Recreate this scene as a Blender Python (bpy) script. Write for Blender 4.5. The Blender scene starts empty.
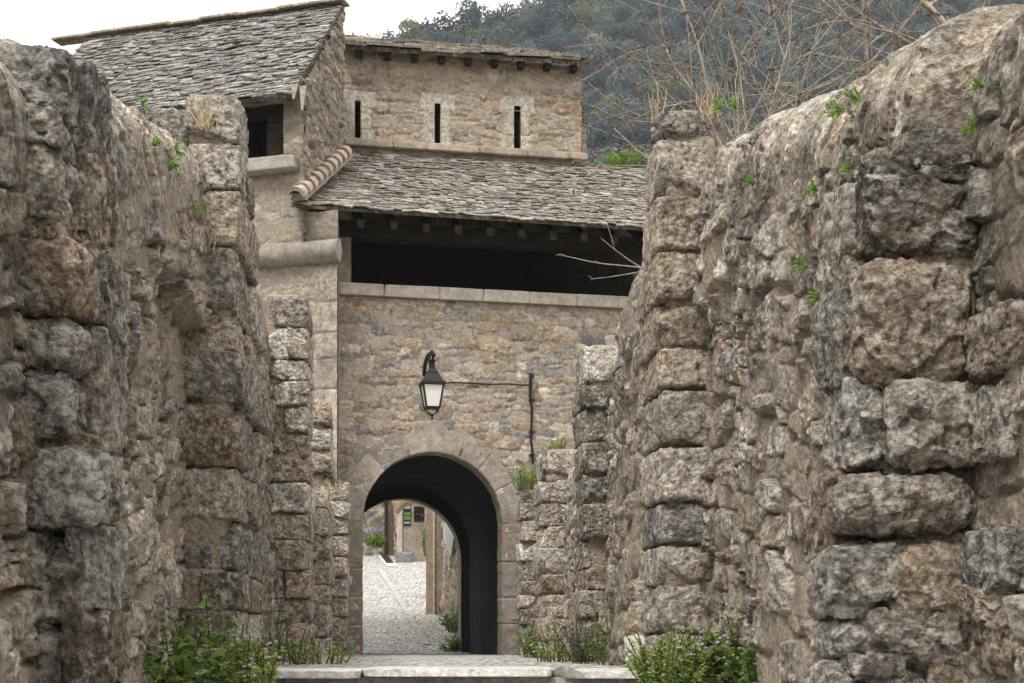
import bpy, math, random
import numpy as np
from mathutils import Vector, Matrix

random.seed(11)
R = np.random.default_rng(11)
SC = bpy.context.scene
COL = SC.collection
F, CX, HY = 1500.0, 512.0, 645.0          # focal length in pixels, picture centre, horizon row


def at(px, py, D):
    return np.array([(px - CX) / F * D, D, (HY - py) / F * D])


# ------------------------------------------------------------------ noise
def _h(ix, iy, iz, seed):
    h = (ix * 73856093) ^ (iy * 19349663) ^ (iz * 83492791) ^ (seed * 2654435761)
    h = h & 0xffffffff
    h = ((h ^ (h >> 15)) * 2246822519) & 0xffffffff
    h = ((h ^ (h >> 13)) * 3266489917) & 0xffffffff
    h = h ^ (h >> 16)
    return h.astype(np.float64) / 2147483648.0 - 1.0


def vnoise(P, seed=0):
    i = np.floor(P).astype(np.int64)
    f = P - i
    f = f * f * f * (f * (f * 6 - 15) + 10)
    x, y, z = i[:, 0], i[:, 1], i[:, 2]
    fx, fy, fz = f[:, 0], f[:, 1], f[:, 2]
    r = 0
    for dx in (0, 1):
        wx = fx if dx else 1 - fx
        for dy in (0, 1):
            wy = fy if dy else 1 - fy
            for dz in (0, 1):
                wz = fz if dz else 1 - fz
                r = r + wx * wy * wz * _h(x + dx, y + dy, z + dz, seed)
    return r


_ROT = np.array([[0.36, 0.48, -0.8], [-0.8, 0.6, 0.0], [0.48, 0.64, 0.6]])


def fbm(P, scale, octv=4, seed=0, gain=0.5, ridged=False):
    q = P * scale
    a, s, t = 1.0, 0.0, 0.0
    for k in range(octv):
        n = vnoise(q, seed + k * 17)
        if ridged:
            n = 1 - 2 * np.abs(n)
        s = s + a * n
        t += a
        a *= gain
        q = (q @ _ROT) * 2.03 + 7.3
    return s / t


def facets(P, cell, seed, dims=3):
    """broken-stone facets: each Voronoi cell is its own tilted plane"""
    q = P / cell
    i = np.floor(q).astype(np.int64)
    best = np.full(len(P), 1e9); val = np.zeros(len(P))
    r = (-1, 0, 1)
    for ox in r:
        for oy in r:
            for oz in (r if dims == 3 else (0,)):
                c = i + (ox, oy, oz)
                a = _h(c[:, 0], c[:, 1], c[:, 2], seed); b = _h(c[:, 0], c[:, 1], c[:, 2], seed + 1)
                g = _h(c[:, 0], c[:, 1], c[:, 2], seed + 2) if dims == 3 else 0 * a
                dx = q[:, 0] - c[:, 0] - .5 - .45 * a; dy = q[:, 1] - c[:, 1] - .5 - .45 * b
                dz = (q[:, 2] - c[:, 2] - .5 - .45 * g) if dims == 3 else 0
                d = dx * dx + dy * dy + dz * dz
                t1 = (a * 57.3) % 2 - 1; t2 = (b * 91.7) % 2 - 1; t3 = (g * 33.1) % 2 - 1
                h = dx * t1 + dy * t2 + dz * t3 + .35 * ((a * 13.7 + b * 7.1) % 2 - 1)
                m = d < best
                best = np.where(m, d, best); val = np.where(m, h, val)
    return val * cell


def sstep(a, b, x):
    t = np.clip((x - a) / (b - a), 0, 1)
    return t * t * (3 - 2 * t)


# ------------------------------------------------------------------ objects
def link(o, parent=None):
    COL.objects.link(o)
    if parent is not None:
        o.parent = parent
    return o


def tag(o, label=None, cat=None, group=None, kind=None):
    if label: o['label'] = label
    if cat: o['category'] = cat
    if group: o['group'] = group
    if kind: o['kind'] = kind
    return o


def thing(name, label, cat, group=None, loc=(0, 0, 0)):
    o = bpy.data.objects.new(name, None)
    o.empty_display_size = 0.2
    o.location = loc
    link(o)
    return tag(o, label, cat, group)


def mesh_np(name, V, Q, mat, parent=None, tint=None, mort=None, smooth=True, stain=None):
    V = np.asarray(V, np.float32).reshape(-1, 3)
    Q = np.asarray(Q, np.int32).reshape(-1, 4)
    if parent is not None:
        q = parent
        while q is not None:
            V = V - np.array(q.location, np.float32); q = q.parent
    me = bpy.data.meshes.new(name)
    n = len(Q)
    me.vertices.add(len(V))
    me.vertices.foreach_set('co', V.ravel())
    me.loops.add(n * 4)
    me.loops.foreach_set('vertex_index', Q.ravel())
    me.polygons.add(n)
    me.polygons.foreach_set('loop_start', np.arange(0, n * 4, 4, dtype=np.int32))
    me.polygons.foreach_set('use_smooth', np.full(n, smooth, dtype=bool))
    me.update(calc_edges=True)
    if tint is not None:
        a = me.attributes.new('tint', 'FLOAT_COLOR', 'POINT')
        c = np.ones((len(V), 4), np.float32)
        c[:, :3] = tint
        a.data.foreach_set('color', c.ravel())
    if mort is not None:
        a = me.attributes.new('mort', 'FLOAT', 'POINT')
        a.data.foreach_set('value', np.broadcast_to(np.asarray(mort, np.float32), (len(V),)).copy())
    if stain is not None:
        a = me.attributes.new('stain', 'FLOAT', 'POINT')
        a.data.foreach_set('value', np.asarray(stain, np.float32).ravel())
    me.materials.append(mat)
    o = bpy.data.objects.new(name, me)
    return link(o, parent)


class MB:
    """collects quads with per-vertex tint and mortar values, built as one mesh"""
    def __init__(s):
        s.V, s.Q, s.T, s.M, s.n = [], [], [], [], 0

    def add(s, V, Q, tint=(.3, .3, .3), mort=0.0):
        V = np.asarray(V, float).reshape(-1, 3)
        Q = np.asarray(Q, int).reshape(-1, 4)
        s.V.append(V); s.Q.append(Q + s.n)
        s.T.append(np.broadcast_to(np.asarray(tint, float), (len(V), 3)))
        s.M.append(np.broadcast_to(np.asarray(mort, float), (len(V),)))
        s.n += len(V)

    def box(s, c, sz, ax=None, tint=(.3, .3, .3), mort=0.0):
        B = np.array([[-1, -1, -1], [1, -1, -1], [1, 1, -1], [-1, 1, -1], [-1, -1, 1], [1, -1, 1], [1, 1, 1], [-1, 1, 1]]) * np.asarray(sz) / 2
        if ax is not None: B = B @ np.asarray(ax)
        s.add(B + np.asarray(c), BOXQ, tint, mort)

    def hexa(s, P, tint=(.3, .3, .3), mort=0.0):
        s.add(P, BOXQ, tint, mort)

    def build(s, name, mat, parent=None, smooth=False):
        return mesh_np(name, np.concatenate(s.V), np.concatenate(s.Q), mat, parent,
                       np.concatenate(s.T), np.concatenate(s.M), smooth)


BOXQ = [[3, 2, 1, 0], [4, 5, 6, 7], [0, 1, 5, 4], [1, 2, 6, 5], [2, 3, 7, 6], [3, 0, 4, 7]]

_cg = {}


def cube_grid(n):
    if n in _cg: return _cg[n]
    pts, quads, idx = [], [], {}
    lin = np.linspace(-1, 1, n + 1)
    for axis in range(3):
        for sg in (-1, 1):
            g = np.zeros((n + 1, n + 1), int)
            b, c = (axis + 1) % 3, (axis + 2) % 3
            for i in range(n + 1):
                for j in range(n + 1):
                    p = [0, 0, 0]
                    p[axis] = sg; p[b] = lin[i]; p[c] = lin[j]
                    k = tuple(round(x, 5) for x in p)
                    if k not in idx:
                        idx[k] = len(pts); pts.append(k)
                    g[i, j] = idx[k]
            for i in range(n):
                for j in range(n):
                    q = [g[i, j], g[i + 1, j], g[i + 1, j + 1], g[i, j + 1]]
                    quads.append(q if sg > 0 else q[::-1])
    _cg[n] = (np.array(pts, float), np.array(quads))
    return _cg[n]


PAL = np.array([[.42, .375, .315], [.34, .30, .25], [.46, .395, .32], [.44, .36, .275], [.30, .275, .245],
                [.39, .31, .235], [.56, .515, .445], [.37, .32, .26], [.43, .375, .305]])


def pal(bright=1.0):
    return PAL[R.integers(len(PAL))] * R.uniform(.85, 1.18) * bright


def stone(mb, c, size, ax=None, res=.02, seed=0, tint=None, cuts=7, rough=1.0, pw=13.0, mort=0.0, nmax=30):
    rr = np.random.default_rng(seed)
    size = np.asarray(size, float)
    n = int(np.clip(max(size) / res, 4, nmax))
    P, Q = cube_grid(n)
    q = P / ((np.abs(P) ** pw).sum(1) ** (1 / pw))[:, None]
    J = rr.uniform(-.11, .11, (2, 2, 2, 3)) * min(1, rough)
    w = (P + 1) / 2
    off = 0
    for a in (0, 1):
        for b in (0, 1):
            for d in (0, 1):
                k = (w[:, 0] if a else 1 - w[:, 0]) * (w[:, 1] if b else 1 - w[:, 1]) * (w[:, 2] if d else 1 - w[:, 2])
                off = off + k[:, None] * J[a, b, d]
    h = size / 2
    X = (q + off) * h
    for _ in range(cuts):
        m = rr.normal(size=3); m /= np.linalg.norm(m)
        d = np.linalg.norm(m * h) * rr.uniform(1.06, 1.36)
        t = X @ m - d
        X = X - np.where(t > 0, t, 0)[:, None] * m * .92
    dirn = q / np.linalg.norm(q, axis=1)[:, None]
    ms = min(size)
    W0 = X + rr.uniform(0, 60, 3)
    disp = .035 * ms * fbm(W0, 1.6 / ms, 2, seed) + .010 * rough * fbm(W0, 13, 4, seed + 5, .6, True)
    if rough >= .7:
        fq = fbm(W0, 9, 3, seed + 21)[:, None] * .02
        disp = disp + .24 * rough * facets(W0 + fq, .085, seed + 40) + .24 * rough * facets(W0 + fq * .5, .032, seed + 50)
    else:
        disp = disp + .006 * rough * fbm(W0, 45, 2, seed + 9)
    X = X + dirn * (disp * min(1, rough) if rough < 1 else disp)[:, None]
    if ax is not None: X = X @ np.asarray(ax)
    mb.add(X + np.asarray(c), Q, pal() if tint is None else tint, mort)


# ------------------------------------------------------------------ materials
def new_mat(name):
    m = bpy.data.materials.new(name)
    m.use_nodes = True
    nt = m.node_tree
    b = nt.nodes['Principled BSDF']
    b.inputs['Roughness'].default_value = .9
    b.inputs['Specular IOR Level'].default_value = .2
    return m, nt, b


class N:
    def __init__(s, nt): s.nt = nt

    def nd(s, t, **kw):
        n = s.nt.nodes.new(t)
        for k, v in kw.items(): setattr(n, k, v)
        return n

    def setin(s, n, k, v):
        if v is None: return
        if isinstance(v, bpy.types.NodeSocket): s.nt.links.new(v, n.inputs[k])
        else: n.inputs[k].default_value = v

    def noise(s, vec, scale, detail=4, rough=.55, out='Fac'):
        n = s.nd('ShaderNodeTexNoise')
        s.setin(n, 'Vector', vec); s.setin(n, 'Scale', scale); s.setin(n, 'Detail', detail); s.setin(n, 'Roughness', rough)
        return n.outputs[out]

    def vor(s, vec, scale, feat='F1', out='Distance'):
        n = s.nd('ShaderNodeTexVoronoi', feature=feat)
        s.setin(n, 'Vector', vec); s.setin(n, 'Scale', scale)
        return n.outputs[out]

    def rng(s, v, a, b, c=0.0, d=1.0):
        n = s.nd('ShaderNodeMapRange', interpolation_type='SMOOTHSTEP')
        s.setin(n, 'Value', v)
        for k, x in zip(('From Min', 'From Max', 'To Min', 'To Max'), (a, b, c, d)): s.setin(n, k, x)
        return n.outputs['Result']

    def math(s, op, a, b=None):
        n = s.nd('ShaderNodeMath', operation=op)
        s.setin(n, 0, a); s.setin(n, 1, b)
        return n.outputs[0]

    def mix(s, fac, a, b, mode='MIX'):
        n = s.nd('ShaderNodeMix', data_type='RGBA', blend_type=mode)
        s.setin(n, 'Factor', fac)
        s.setin(n, 6, a if isinstance(a, bpy.types.NodeSocket) else (*a, 1))
        s.setin(n, 7, b if isinstance(b, bpy.types.NodeSocket) else (*b, 1))
        return n.outputs[2]

    def mulc(s, col, v):
        n = s.nd('ShaderNodeVectorMath', operation='SCALE')
        s.setin(n, 0, col); s.setin(n, 'Scale', v)
        return n.outputs[0]

    def coord(s, out='Object'):
        return s.nd('ShaderNodeTexCoord').outputs[out]

    def shift(s, v, d):
        n = s.nd('ShaderNodeVectorMath', operation='ADD')
        s.setin(n, 0, v); n.inputs[1].default_value = d
        return n.outputs[0]

    def attr(s, name, out='Color'):
        return s.nd('ShaderNodeAttribute', attribute_name=name).outputs[out]

    def bump(s, h, strength, dist, b):
        n = s.nd('ShaderNodeBump')
        s.setin(n, 'Height', h); n.inputs['Strength'].default_value = strength; n.inputs['Distance'].default_value = dist
        s.nt.links.new(n.outputs[0], b.inputs['Normal'])


def stone_mat(name, mortar=(.49, .405, .31), con=1.2, lichen=1.0, dark=.68, ochre=.3, sc=1.0, bump=1.0, bd=.03):
    m, nt, b = new_mat(name)
    k = N(nt)
    co = k.coord()
    n1 = k.noise(co, 7 * sc, 8, .65)
    n2 = k.noise(k.shift(co, (3, 8, 1)), 38 * sc, 6, .65)
    n3 = k.noise(k.shift(co, (9, 2, 4)), 2.4 * sc, 6, .6)
    n4 = k.noise(k.shift(co, (1, 5, 9)), 3.7 * sc, 7, .65)
    n5 = k.noise(k.shift(co, (7, 7, 2)), 120 * sc, 3, .6)
    v = k.vor(k.mix(.03, co, k.noise(co, 20, 2, .5, 'Color')), 34 * sc)
    n6 = k.noise(k.shift(co, (4, 1, 6)), 17 * sc, 8, .72)
    base = k.mulc(k.attr('tint'), k.math('MULTIPLY', k.rng(n2, .3, .7, 1 - .45 * con, 1 + .5 * con), k.rng(n6, .32, .68, 1 - .45 * con, 1 + .5 * con)))
    base = k.mix(k.math('MULTIPLY', k.rng(n4, .5, .68), ochre), base, (.24, .145, .08))
    base = k.mix(k.math('MULTIPLY', k.rng(n3, .52, .68), dark), base, (.05, .045, .04))
    li = k.math('MULTIPLY', k.rng(n1, .48, .57), k.rng(n6, .45, .58))
    base = k.mix(k.math('MULTIPLY', li, lichen * .9), base, (.61, .575, .515))
    mo = k.mulc(k.mix(k.rng(n4, .35, .65), mortar, tuple(x * .72 for x in mortar)), k.rng(n2, .3, .7, .75, 1.22))
    mo = k.mix(k.math('MULTIPLY', k.rng(n1, .53, .66), .5 * dark), mo, (.09, .08, .07))
    mo = k.mix(k.math('MULTIPLY', li, lichen * .35), mo, (.38, .36, .32))
    col = k.mix(k.attr('mort', 'Fac'), base, mo)
    col = k.mix(k.math('MULTIPLY', k.attr('stain', 'Fac'), k.rng(n6, .3, .62, 1, .45)), col, (.065, .058, .05))
    nt.links.new(col, b.inputs['Base Color'])
    h = k.math('ADD', k.math('ADD', k.math('MULTIPLY', n2, 1.0), k.math('MULTIPLY', n6, 1.3)), k.math('ADD', k.math('MULTIPLY', n5, .45), k.math('MULTIPLY', v, .8)))
    k.bump(h, bump, bd, b)
    return m


def simple_mat(name, col, rough=.8, var=.35, sc=20, bump=.3, bd=.004, metal=0, tint=False, stretch=None):
    m, nt, b = new_mat(name)
    k = N(nt)
    co = k.coord()
    if stretch:
        mp = k.nd('ShaderNodeMapping'); k.setin(mp, 'Vector', co); mp.inputs['Scale'].default_value = stretch
        co = mp.outputs[0]
    n1 = k.noise(co, sc, 6, .6)
    n2 = k.noise(co, sc * .2, 4, .6)
    f = k.math('MULTIPLY', k.rng(n1, .3, .7, 1 - var, 1 + var), k.rng(n2, .3, .7, 1 - var * .6, 1 + var * .6))
    src = k.attr('tint') if tint else None
    if src is None:
        c = k.nd('ShaderNodeRGB'); c.outputs[0].default_value = (*col, 1); src = c.outputs[0]
    nt.links.new(k.mulc(src, f), b.inputs['Base Color'])
    b.inputs['Roughness'].default_value = rough
    b.inputs['Metallic'].default_value = metal
    k.bump(n1, bump, bd, b)
    return m


def leaf_mat(name):
    m, nt, b = new_mat(name)
    k = N(nt)
    nt.links.new(k.attr('tint'), b.inputs['Base Color'])
    b.inputs['Roughness'].default_value = .6
    tr = k.nd('ShaderNodeBsdfTranslucent')
    nt.links.new(k.attr('tint'), tr.inputs['Color'])
    mx = k.nd('ShaderNodeMixShader'); mx.inputs[0].default_value = .42
    nt.links.new(b.outputs[0], mx.inputs[1]); nt.links.new(tr.outputs[0], mx.inputs[2])
    nt.links.new(mx.outputs[0], nt.nodes['Material Output'].inputs['Surface'])
    return m


M_WALL = stone_mat('alley_stone')
M_PIER = stone_mat('pier_stone', lichen=.85, dark=.6, ochre=.3)
M_FACADE = stone_mat('gate_stone', mortar=(.41, .345, .275), con=.7, lichen=.35, dark=.34, ochre=.15, sc=.8, bump=.5, bd=.012)
M_HOUSE = stone_mat('house_stone', mortar=(.325, .275, .22), con=.6, lichen=.2, dark=.5, ochre=.25, sc=.7, bump=.5, bd=.012)
M_DRESSED = stone_mat('dressed_stone', con=.35, lichen=.12, dark=.35, ochre=.3, sc=.45, bump=.35, bd=.008)
M_SLATE = stone_mat('roof_slate', con=.7, lichen=.4, dark=.5, ochre=.22, sc=.9, bump=.4, bd=.006)
M_TILE = simple_mat('tile', (.42, .34, .27), .85, .4, 14)
M_WOOD = simple_mat('old_wood', (.032, .025, .019), .85, .4, 12, .4, .004, stretch=(1, 1, 5))
M_INNER_SHADE = simple_mat('dark_interior', (.035, .03, .026), .95, .3, 6)  # near-black colour carries the shade inside lofts, slits and far window
M_VAULT = stone_mat('vault_stone', mortar=(.022, .02, .018), lichen=.0, ochre=0, dark=.6, bump=.4)  # stone colour darkened to near black, standing in for the passage's deep shade
M_PAVE = stone_mat('paving_stone', mortar=(.42, .40, .37), con=.5, lichen=.15, dark=.22, ochre=.08, sc=.8, bump=.6)
M_IRON = simple_mat('iron', (.018, .018, .018), .5, .3, 30, .2, .001)
M_LEAF = leaf_mat('leaf')
M_BARK = simple_mat('bark', (.31, .26, .21), .9, .35, 40, .5, .003)
M_BUD = simple_mat('dry_bud', (.15, .095, .065), .8, .3, 60)
M_STRAW = simple_mat('straw', (.42, .33, .2), .85, .2, 30)


def glass_mat():
    m, nt, b = new_mat('milky_glass')
    b.inputs['Base Color'].default_value = (.78, .77, .73, 1)
    b.inputs['Roughness'].default_value = .25
    b.inputs['Specular IOR Level'].default_value = .5
    return m


M_GLASS = glass_mat()


# ------------------------------------------------------------------ rubble height field
def rubble(u, s, seed, cw=(.14, .46), ch=(.1, .27), p=3.6, hs=(.0, .065), ml=.018, mamp=.03, rough=1.0, bright=1.0, cope=None, tilt=.12, palette=None, jd=.035):
    rr = np.random.default_rng(seed)
    U, S = np.meshgrid(u, s)
    n = U.size
    P = np.stack([U.ravel(), S.ravel(), np.full(n, seed * 3.7)], 1)
    wU = U + (.03 * fbm(P, 5, 3, seed + 1) + .016 * fbm(P, 19, 3, seed + 11)).reshape(U.shape)
    wS = S + (.03 * fbm(P, 5, 3, seed + 2) + .016 * fbm(P, 19, 3, seed + 12)).reshape(U.shape)
    d1 = np.full(U.shape, 9.0); d2 = np.full(U.shape, 9.0); ID = np.zeros(U.shape, int)
    LX = np.zeros(U.shape); LY = np.zeros(U.shape)
    sites = []
    y = s[0] - .15
    while y < s[-1] + .15:
        if cope is not None and y > cope:
            h = .3
            x = u[0] - .2
            while x < u[-1] + .2:
                w = rr.uniform(.05, .13)
                sites.append((x + w / 2, y + h / 2 + rr.normal(0, .05), w * .55, h * .7, rr.normal(.35, .15), 1)); x += w
            y += h; continue
        h = rr.uniform(*ch)
        x = u[0] - .3
        while x < u[-1] + .3:
            w = rr.uniform(*cw) * (.65 + .5 * h / np.mean(ch))
            if rr.random() < .22:
                w *= .6
                for q in (.27, .77):
                    sites.append((x + w / 2, y + h * q, w / 2 * rr.uniform(.85, 1.1), h / 4, rr.normal(0, .12), 0))
            else:
                sites.append((x + w / 2 + rr.normal(0, .02), y + h / 2 + rr.normal(0, .03), w / 2 * rr.uniform(.85, 1.12), h / 2 * rr.uniform(.85, 1.15), rr.normal(0, .13), 0))
            x += w
        y += h
    for k, (cx, cy, a, b, th, kind) in enumerate(sites):
        m = 1.45 * max(a, b) + .05 if kind else 0
        mx = max(1.4 * a + .06, m); my = max(1.4 * b + .06, m)
        i0, i1 = np.searchsorted(u, (cx - mx, cx + mx)); j0, j1 = np.searchsorted(s, (cy - my, cy + my))
        if i1 <= i0 or j1 <= j0: continue
        sl = (slice(j0, j1), slice(i0, i1))
        dx = wU[sl] - cx; dy = wS[sl] - cy
        c_, s_ = math.cos(th), math.sin(th)
        ex = np.abs(dx * c_ + dy * s_) / a; ey = np.abs(-dx * s_ + dy * c_) / b
        d = (ex ** p + ey ** p) ** (1 / p)
        better = d < d1[sl]
        d2[sl] = np.where(better, d1[sl], np.minimum(d2[sl], d))
        ID[sl] = np.where(better, k, ID[sl])
        LX[sl] = np.where(better, dx, LX[sl]); LY[sl] = np.where(better, dy, LY[sl])
        d1[sl] = np.where(better, d, d1[sl])
    ns = len(sites)
    H = rr.uniform(*hs, ns)
    H[rr.random(ns) < .10] -= .035
    big = rr.random(ns) < .10
    H[big] += .03 * (hs[1] / .065)
    TX = rr.normal(0, tilt, ns); TY = rr.normal(0, tilt, ns)
    e = np.minimum(1.1 - d1, (d2 - d1) * .62)
    prof = sstep(0, .17, e)
    rg = (.016 * fbm(P, 10, 4, seed + 3, .6, True) + .010 * fbm(P, 30, 3, seed + 4, .65)).reshape(U.shape) * rough
    st = (H[ID] + np.clip(TX[ID] * LX + TY[ID] * LY, -.05, .05)) * prof - jd * (1 - prof) + rg * (.3 + .7 * prof)
    if rough > .8:
        fq = .02 * fbm(P, 9, 3, seed + 13)[:, None]
        rg = rg * .6 + ((.26 * facets(P + fq, .075, seed + 14, 2) + .36 * facets(P + fq * .5, .03, seed + 15, 2)).reshape(U.shape)) * rough
    mo = ml + mamp * fbm(P, 2.3, 4, seed + 6).reshape(U.shape) + .009 * rough * fbm(P, 16, 5, seed + 7, .68).reshape(U.shape)
    mo = np.where(e < .12, mo - .012 * (1 - e / .12), mo)
    mask = 1 / (1 + np.exp(-np.clip((mo - st) / .0035, -30, 30)))
    h = np.maximum(st, mo)
    pl = PAL if palette is None else np.asarray(palette)
    tints = pl[rr.integers(len(pl), size=ns)] * rr.uniform(.72, 1.3, (ns, 1)) * bright
    return h, mask, tints[ID]


def grid_quads(ns, nu):
    i = np.arange(ns * nu).reshape(ns, nu)
    return np.stack([i[:-1, :-1], i[:-1, 1:], i[1:, 1:], i[1:, :-1]], -1)


def patch(name, O, e, n, u0, u1, z0, z1, du, dz, mat, parent, seed, hole=None, top=None, dress=None, **kw):
    """masonry face: origin O, horizontal direction e, outward normal n"""
    u = np.arange(u0, u1 + du * .5, du); z = np.arange(z0, z1 + dz * .5, dz)
    h, mask, tint = rubble(u, z, seed, **kw)
    U, Z = np.meshgrid(u, z)
    if dress is not None:
        for (a0, a1, b0, b1, dh, c) in dress:
            k = (sstep(a0 - .012, a0 + .004, U) * (1 - sstep(a1 - .004, a1 + .012, U)) * sstep(b0 - .012, b0 + .004, Z) * (1 - sstep(b1 - .004, b1 + .012, Z)))
            h = h * (1 - k) + (dh + .15 * h) * k
            mask = mask * (1 - k)
            tint = tint * (1 - k[..., None]) + np.asarray(c) * k[..., None]
    V = np.asarray(O) + U[..., None] * np.asarray(e) + h[..., None] * np.asarray(n)
    V[..., 2] += Z
    Q = grid_quads(len(z), len(u))
    uc = (u[:-1] + u[1:]) / 2; zc = (z[:-1] + z[1:]) / 2
    UC, ZC = np.meshgrid(uc, zc)
    keep = np.ones(UC.shape, bool)
    if hole is not None: keep &= ~hole(UC, ZC)
    if top is not None: keep &= ZC <= top(UC)
    Q = Q[keep]
    if np.cross(np.append(np.asarray(e)[:2], 0), (0, 0, 1)) @ np.asarray(n) < 0: Q = Q[:, ::-1]
    used = np.unique(Q); rm = np.full(V.shape[0] * V.shape[1], -1); rm[used] = np.arange(len(used))
    return mesh_np(name, V.reshape(-1, 3)[used], rm[Q], mat, parent, tint.reshape(-1, 3)[used], mask.ravel()[used])


# ------------------------------------------------------------------ the alley
KX = -.0625
NRM = math.hypot(1, KX)


def step_z(D):
    """height of the stair under the alley"""
    return -.15 if D >= 9.1 else -.15 - .165 * math.ceil((9.1 - D) / .95)


ZT = {1: ([2.3, 4.36, 4.87, 5.48, 6.26, 7.96, 9.4, 10.2, 11.4, 13.6, 14.4, 17.4, 18.3, 22.6], [1.5, 2.22, 2.24, 2.3, 2.44, 2.84, 3.1, 2.78, 2.62, 2.8, 2.45, 2.2, 2.05, 2.05]),
      -1: ([2.3, 5.0, 5.66, 6.4, 7.5, 8.8, 9.4, 10.3, 13.6, 14.5, 17.6, 18.4, 22.2], [1.35, 2.05, 2.22, 2.5, 2.73, 3.06, 3.2, 3.25, 3.05, 2.85, 2.5, 2.35, 2.2])}
XF = {1: 1.76, -1: -1.36}


def alley_wall(side, root):
    n = np.array([-side, -side * -KX * -1, 0.0]); n = np.array([-side * 1.0, -side * (-KX), 0]) / NRM
    rad = .33
    for part, (ua, ub, du0, du1, ds) in enumerate(((2.3, 9.75, .011, .02, .0085), (9.75, 22.3, .028, .028, .02))):
        u = [ua]
        while u[-1] < ub: u.append(u[-1] + du0 + (du1 - du0) * (u[-1] - ua) / (ub - ua))
        u = np.array(u)
        smin = -4.3 if part == 0 else -3.6
        arc = rad * 2.75
        s = np.arange(smin, arc, ds)
        h, mask, tint = rubble(u, s, 31 + side * 5 + part, cope=-.12, cw=(.08, .40), ch=(.06, .23), hs=(.0, .046), ml=.017, mamp=.045, tilt=.14, jd=.04)
        U, S = np.meshgrid(u, s)
        zt = np.interp(U, *ZT[side])
        Pn = np.stack([U.ravel(), np.zeros(U.size), np.zeros(U.size)], 1)
        zt = zt + .05 * fbm(Pn, 1.7, 3, 5 + side).reshape(U.shape)
        big = fbm(np.stack([U.ravel(), S.ravel(), np.zeros(U.size)], 1), .9, 2, 71 + side).reshape(U.shape)
        h = h * np.where(S > -.5, .55 + .45 * sstep(0, -.5, S), 1) + .03 * big
        th = np.clip(S / rad, 0, None)
        z = zt - rad + np.where(S < 0, S, rad * np.sin(th))
        off = np.where(S < 0, 0, -rad * (1 - np.cos(th)))
        sp = fbm(np.stack([U.ravel() * 2.2, S.ravel() * .8, np.full(U.size, 3.3 + side)], 1), 1.0, 5, 81 + side, .6).reshape(U.shape)
        stain = sstep(.02, .42, sp + .26 * sstep(-1.2, -.35, S) - .45 * sstep(-.02, .18, S) - .12 + (.5 * np.exp(-((U - 5.1) / .5) ** 2) * sstep(-1.5, -.9, S) if side > 0 else .25 * sstep(5.4, 4.6, U) * sstep(-1.4, -.7, S))) * .78
        if part == 0:
            # niche just in front of the middle pier, under a ragged lintel
            u_lo, zl, dep = (7.6, 2.02, .15) if side < 0 else (8.2, 2.12, .07)
            wob = .05 * fbm(Pn + 3.3, 3, 3, 9).reshape(U.shape)
            wz = .10 * fbm(np.stack([S.ravel(), S.ravel() * 0, S.ravel() * 0], 1), 2.5, 3, 12).reshape(U.shape)
            k = sstep(u_lo + wz, u_lo + .07 + wz, U) * (1 - sstep(zl + wob - .05, zl + wob, z))
            off = off - dep * k
            if side > 0: off = off - .2 * (1 - sstep(5.27 + .3 * wz, 5.34 + .3 * wz, U))
        elif side > 0:
            off = off + .25 * (1 - sstep(11.3, 11.42, U)) * sstep(10.0, 10.1, U)
        # lower courses lean out a little
        off = off + .05 * sstep(1.0, -.6, z)
        cth = np.where(S < 0, 1, np.cos(th)); sth = np.where(S < 0, 0, np.sin(th))
        X = XF[side] + KX * U; Y = U
        o = off + h * cth
        V = np.stack([X + n[0] * o, Y + n[1] * o, z + h * sth], -1)
        Q = grid_quads(len(s), len(u))
        if side > 0: Q = Q[..., ::-1]
        cut = np.searchsorted(s, -.10)
        nu = len(u)
        mesh_np('masonry', V[:cut + 1].reshape(-1, 3), Q[:cut].reshape(-1, 4), M_WALL, root, tint[:cut + 1].reshape(-1, 3), mask[:cut + 1].ravel(), stain=stain[:cut + 1])
        # coping, then the plain back of the wall
        Vc = V[cut:]; tc = tint[cut:] * 1.12; mc = mask[cut:] * .6
        last = Vc[-1].copy()
        b1 = last.copy(); b1[:, 0] -= n[0] * .08; b1[:, 2] -= .3
        b2 = b1.copy(); b2[:, 2] = -2.4
        Vc = np.concatenate([Vc, b1[None], b2[None]])
        sc_ = np.concatenate([stain[cut:], stain[-1:], stain[-1:]]); tc = np.concatenate([tc, tc[-1:], tc[-1:]]); mc = np.concatenate([mc, mc[-1:], mc[-1:]])
        Qc = grid_quads(Vc.shape[0], nu)
        if side > 0: Qc = Qc[..., ::-1]
        mesh_np('coping', Vc.reshape(-1, 3), Qc.reshape(-1, 4), M_WALL, root, tc.reshape(-1, 3), mc.ravel(), stain=sc_)


AX = np.array([[1, KX * -1, 0], [KX, 1, 0], [0, 0, 1]]); AX = np.array([[1 / NRM, -KX / NRM, 0], [KX / NRM, 1 / NRM, 0], [0, 0, 1]])


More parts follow.
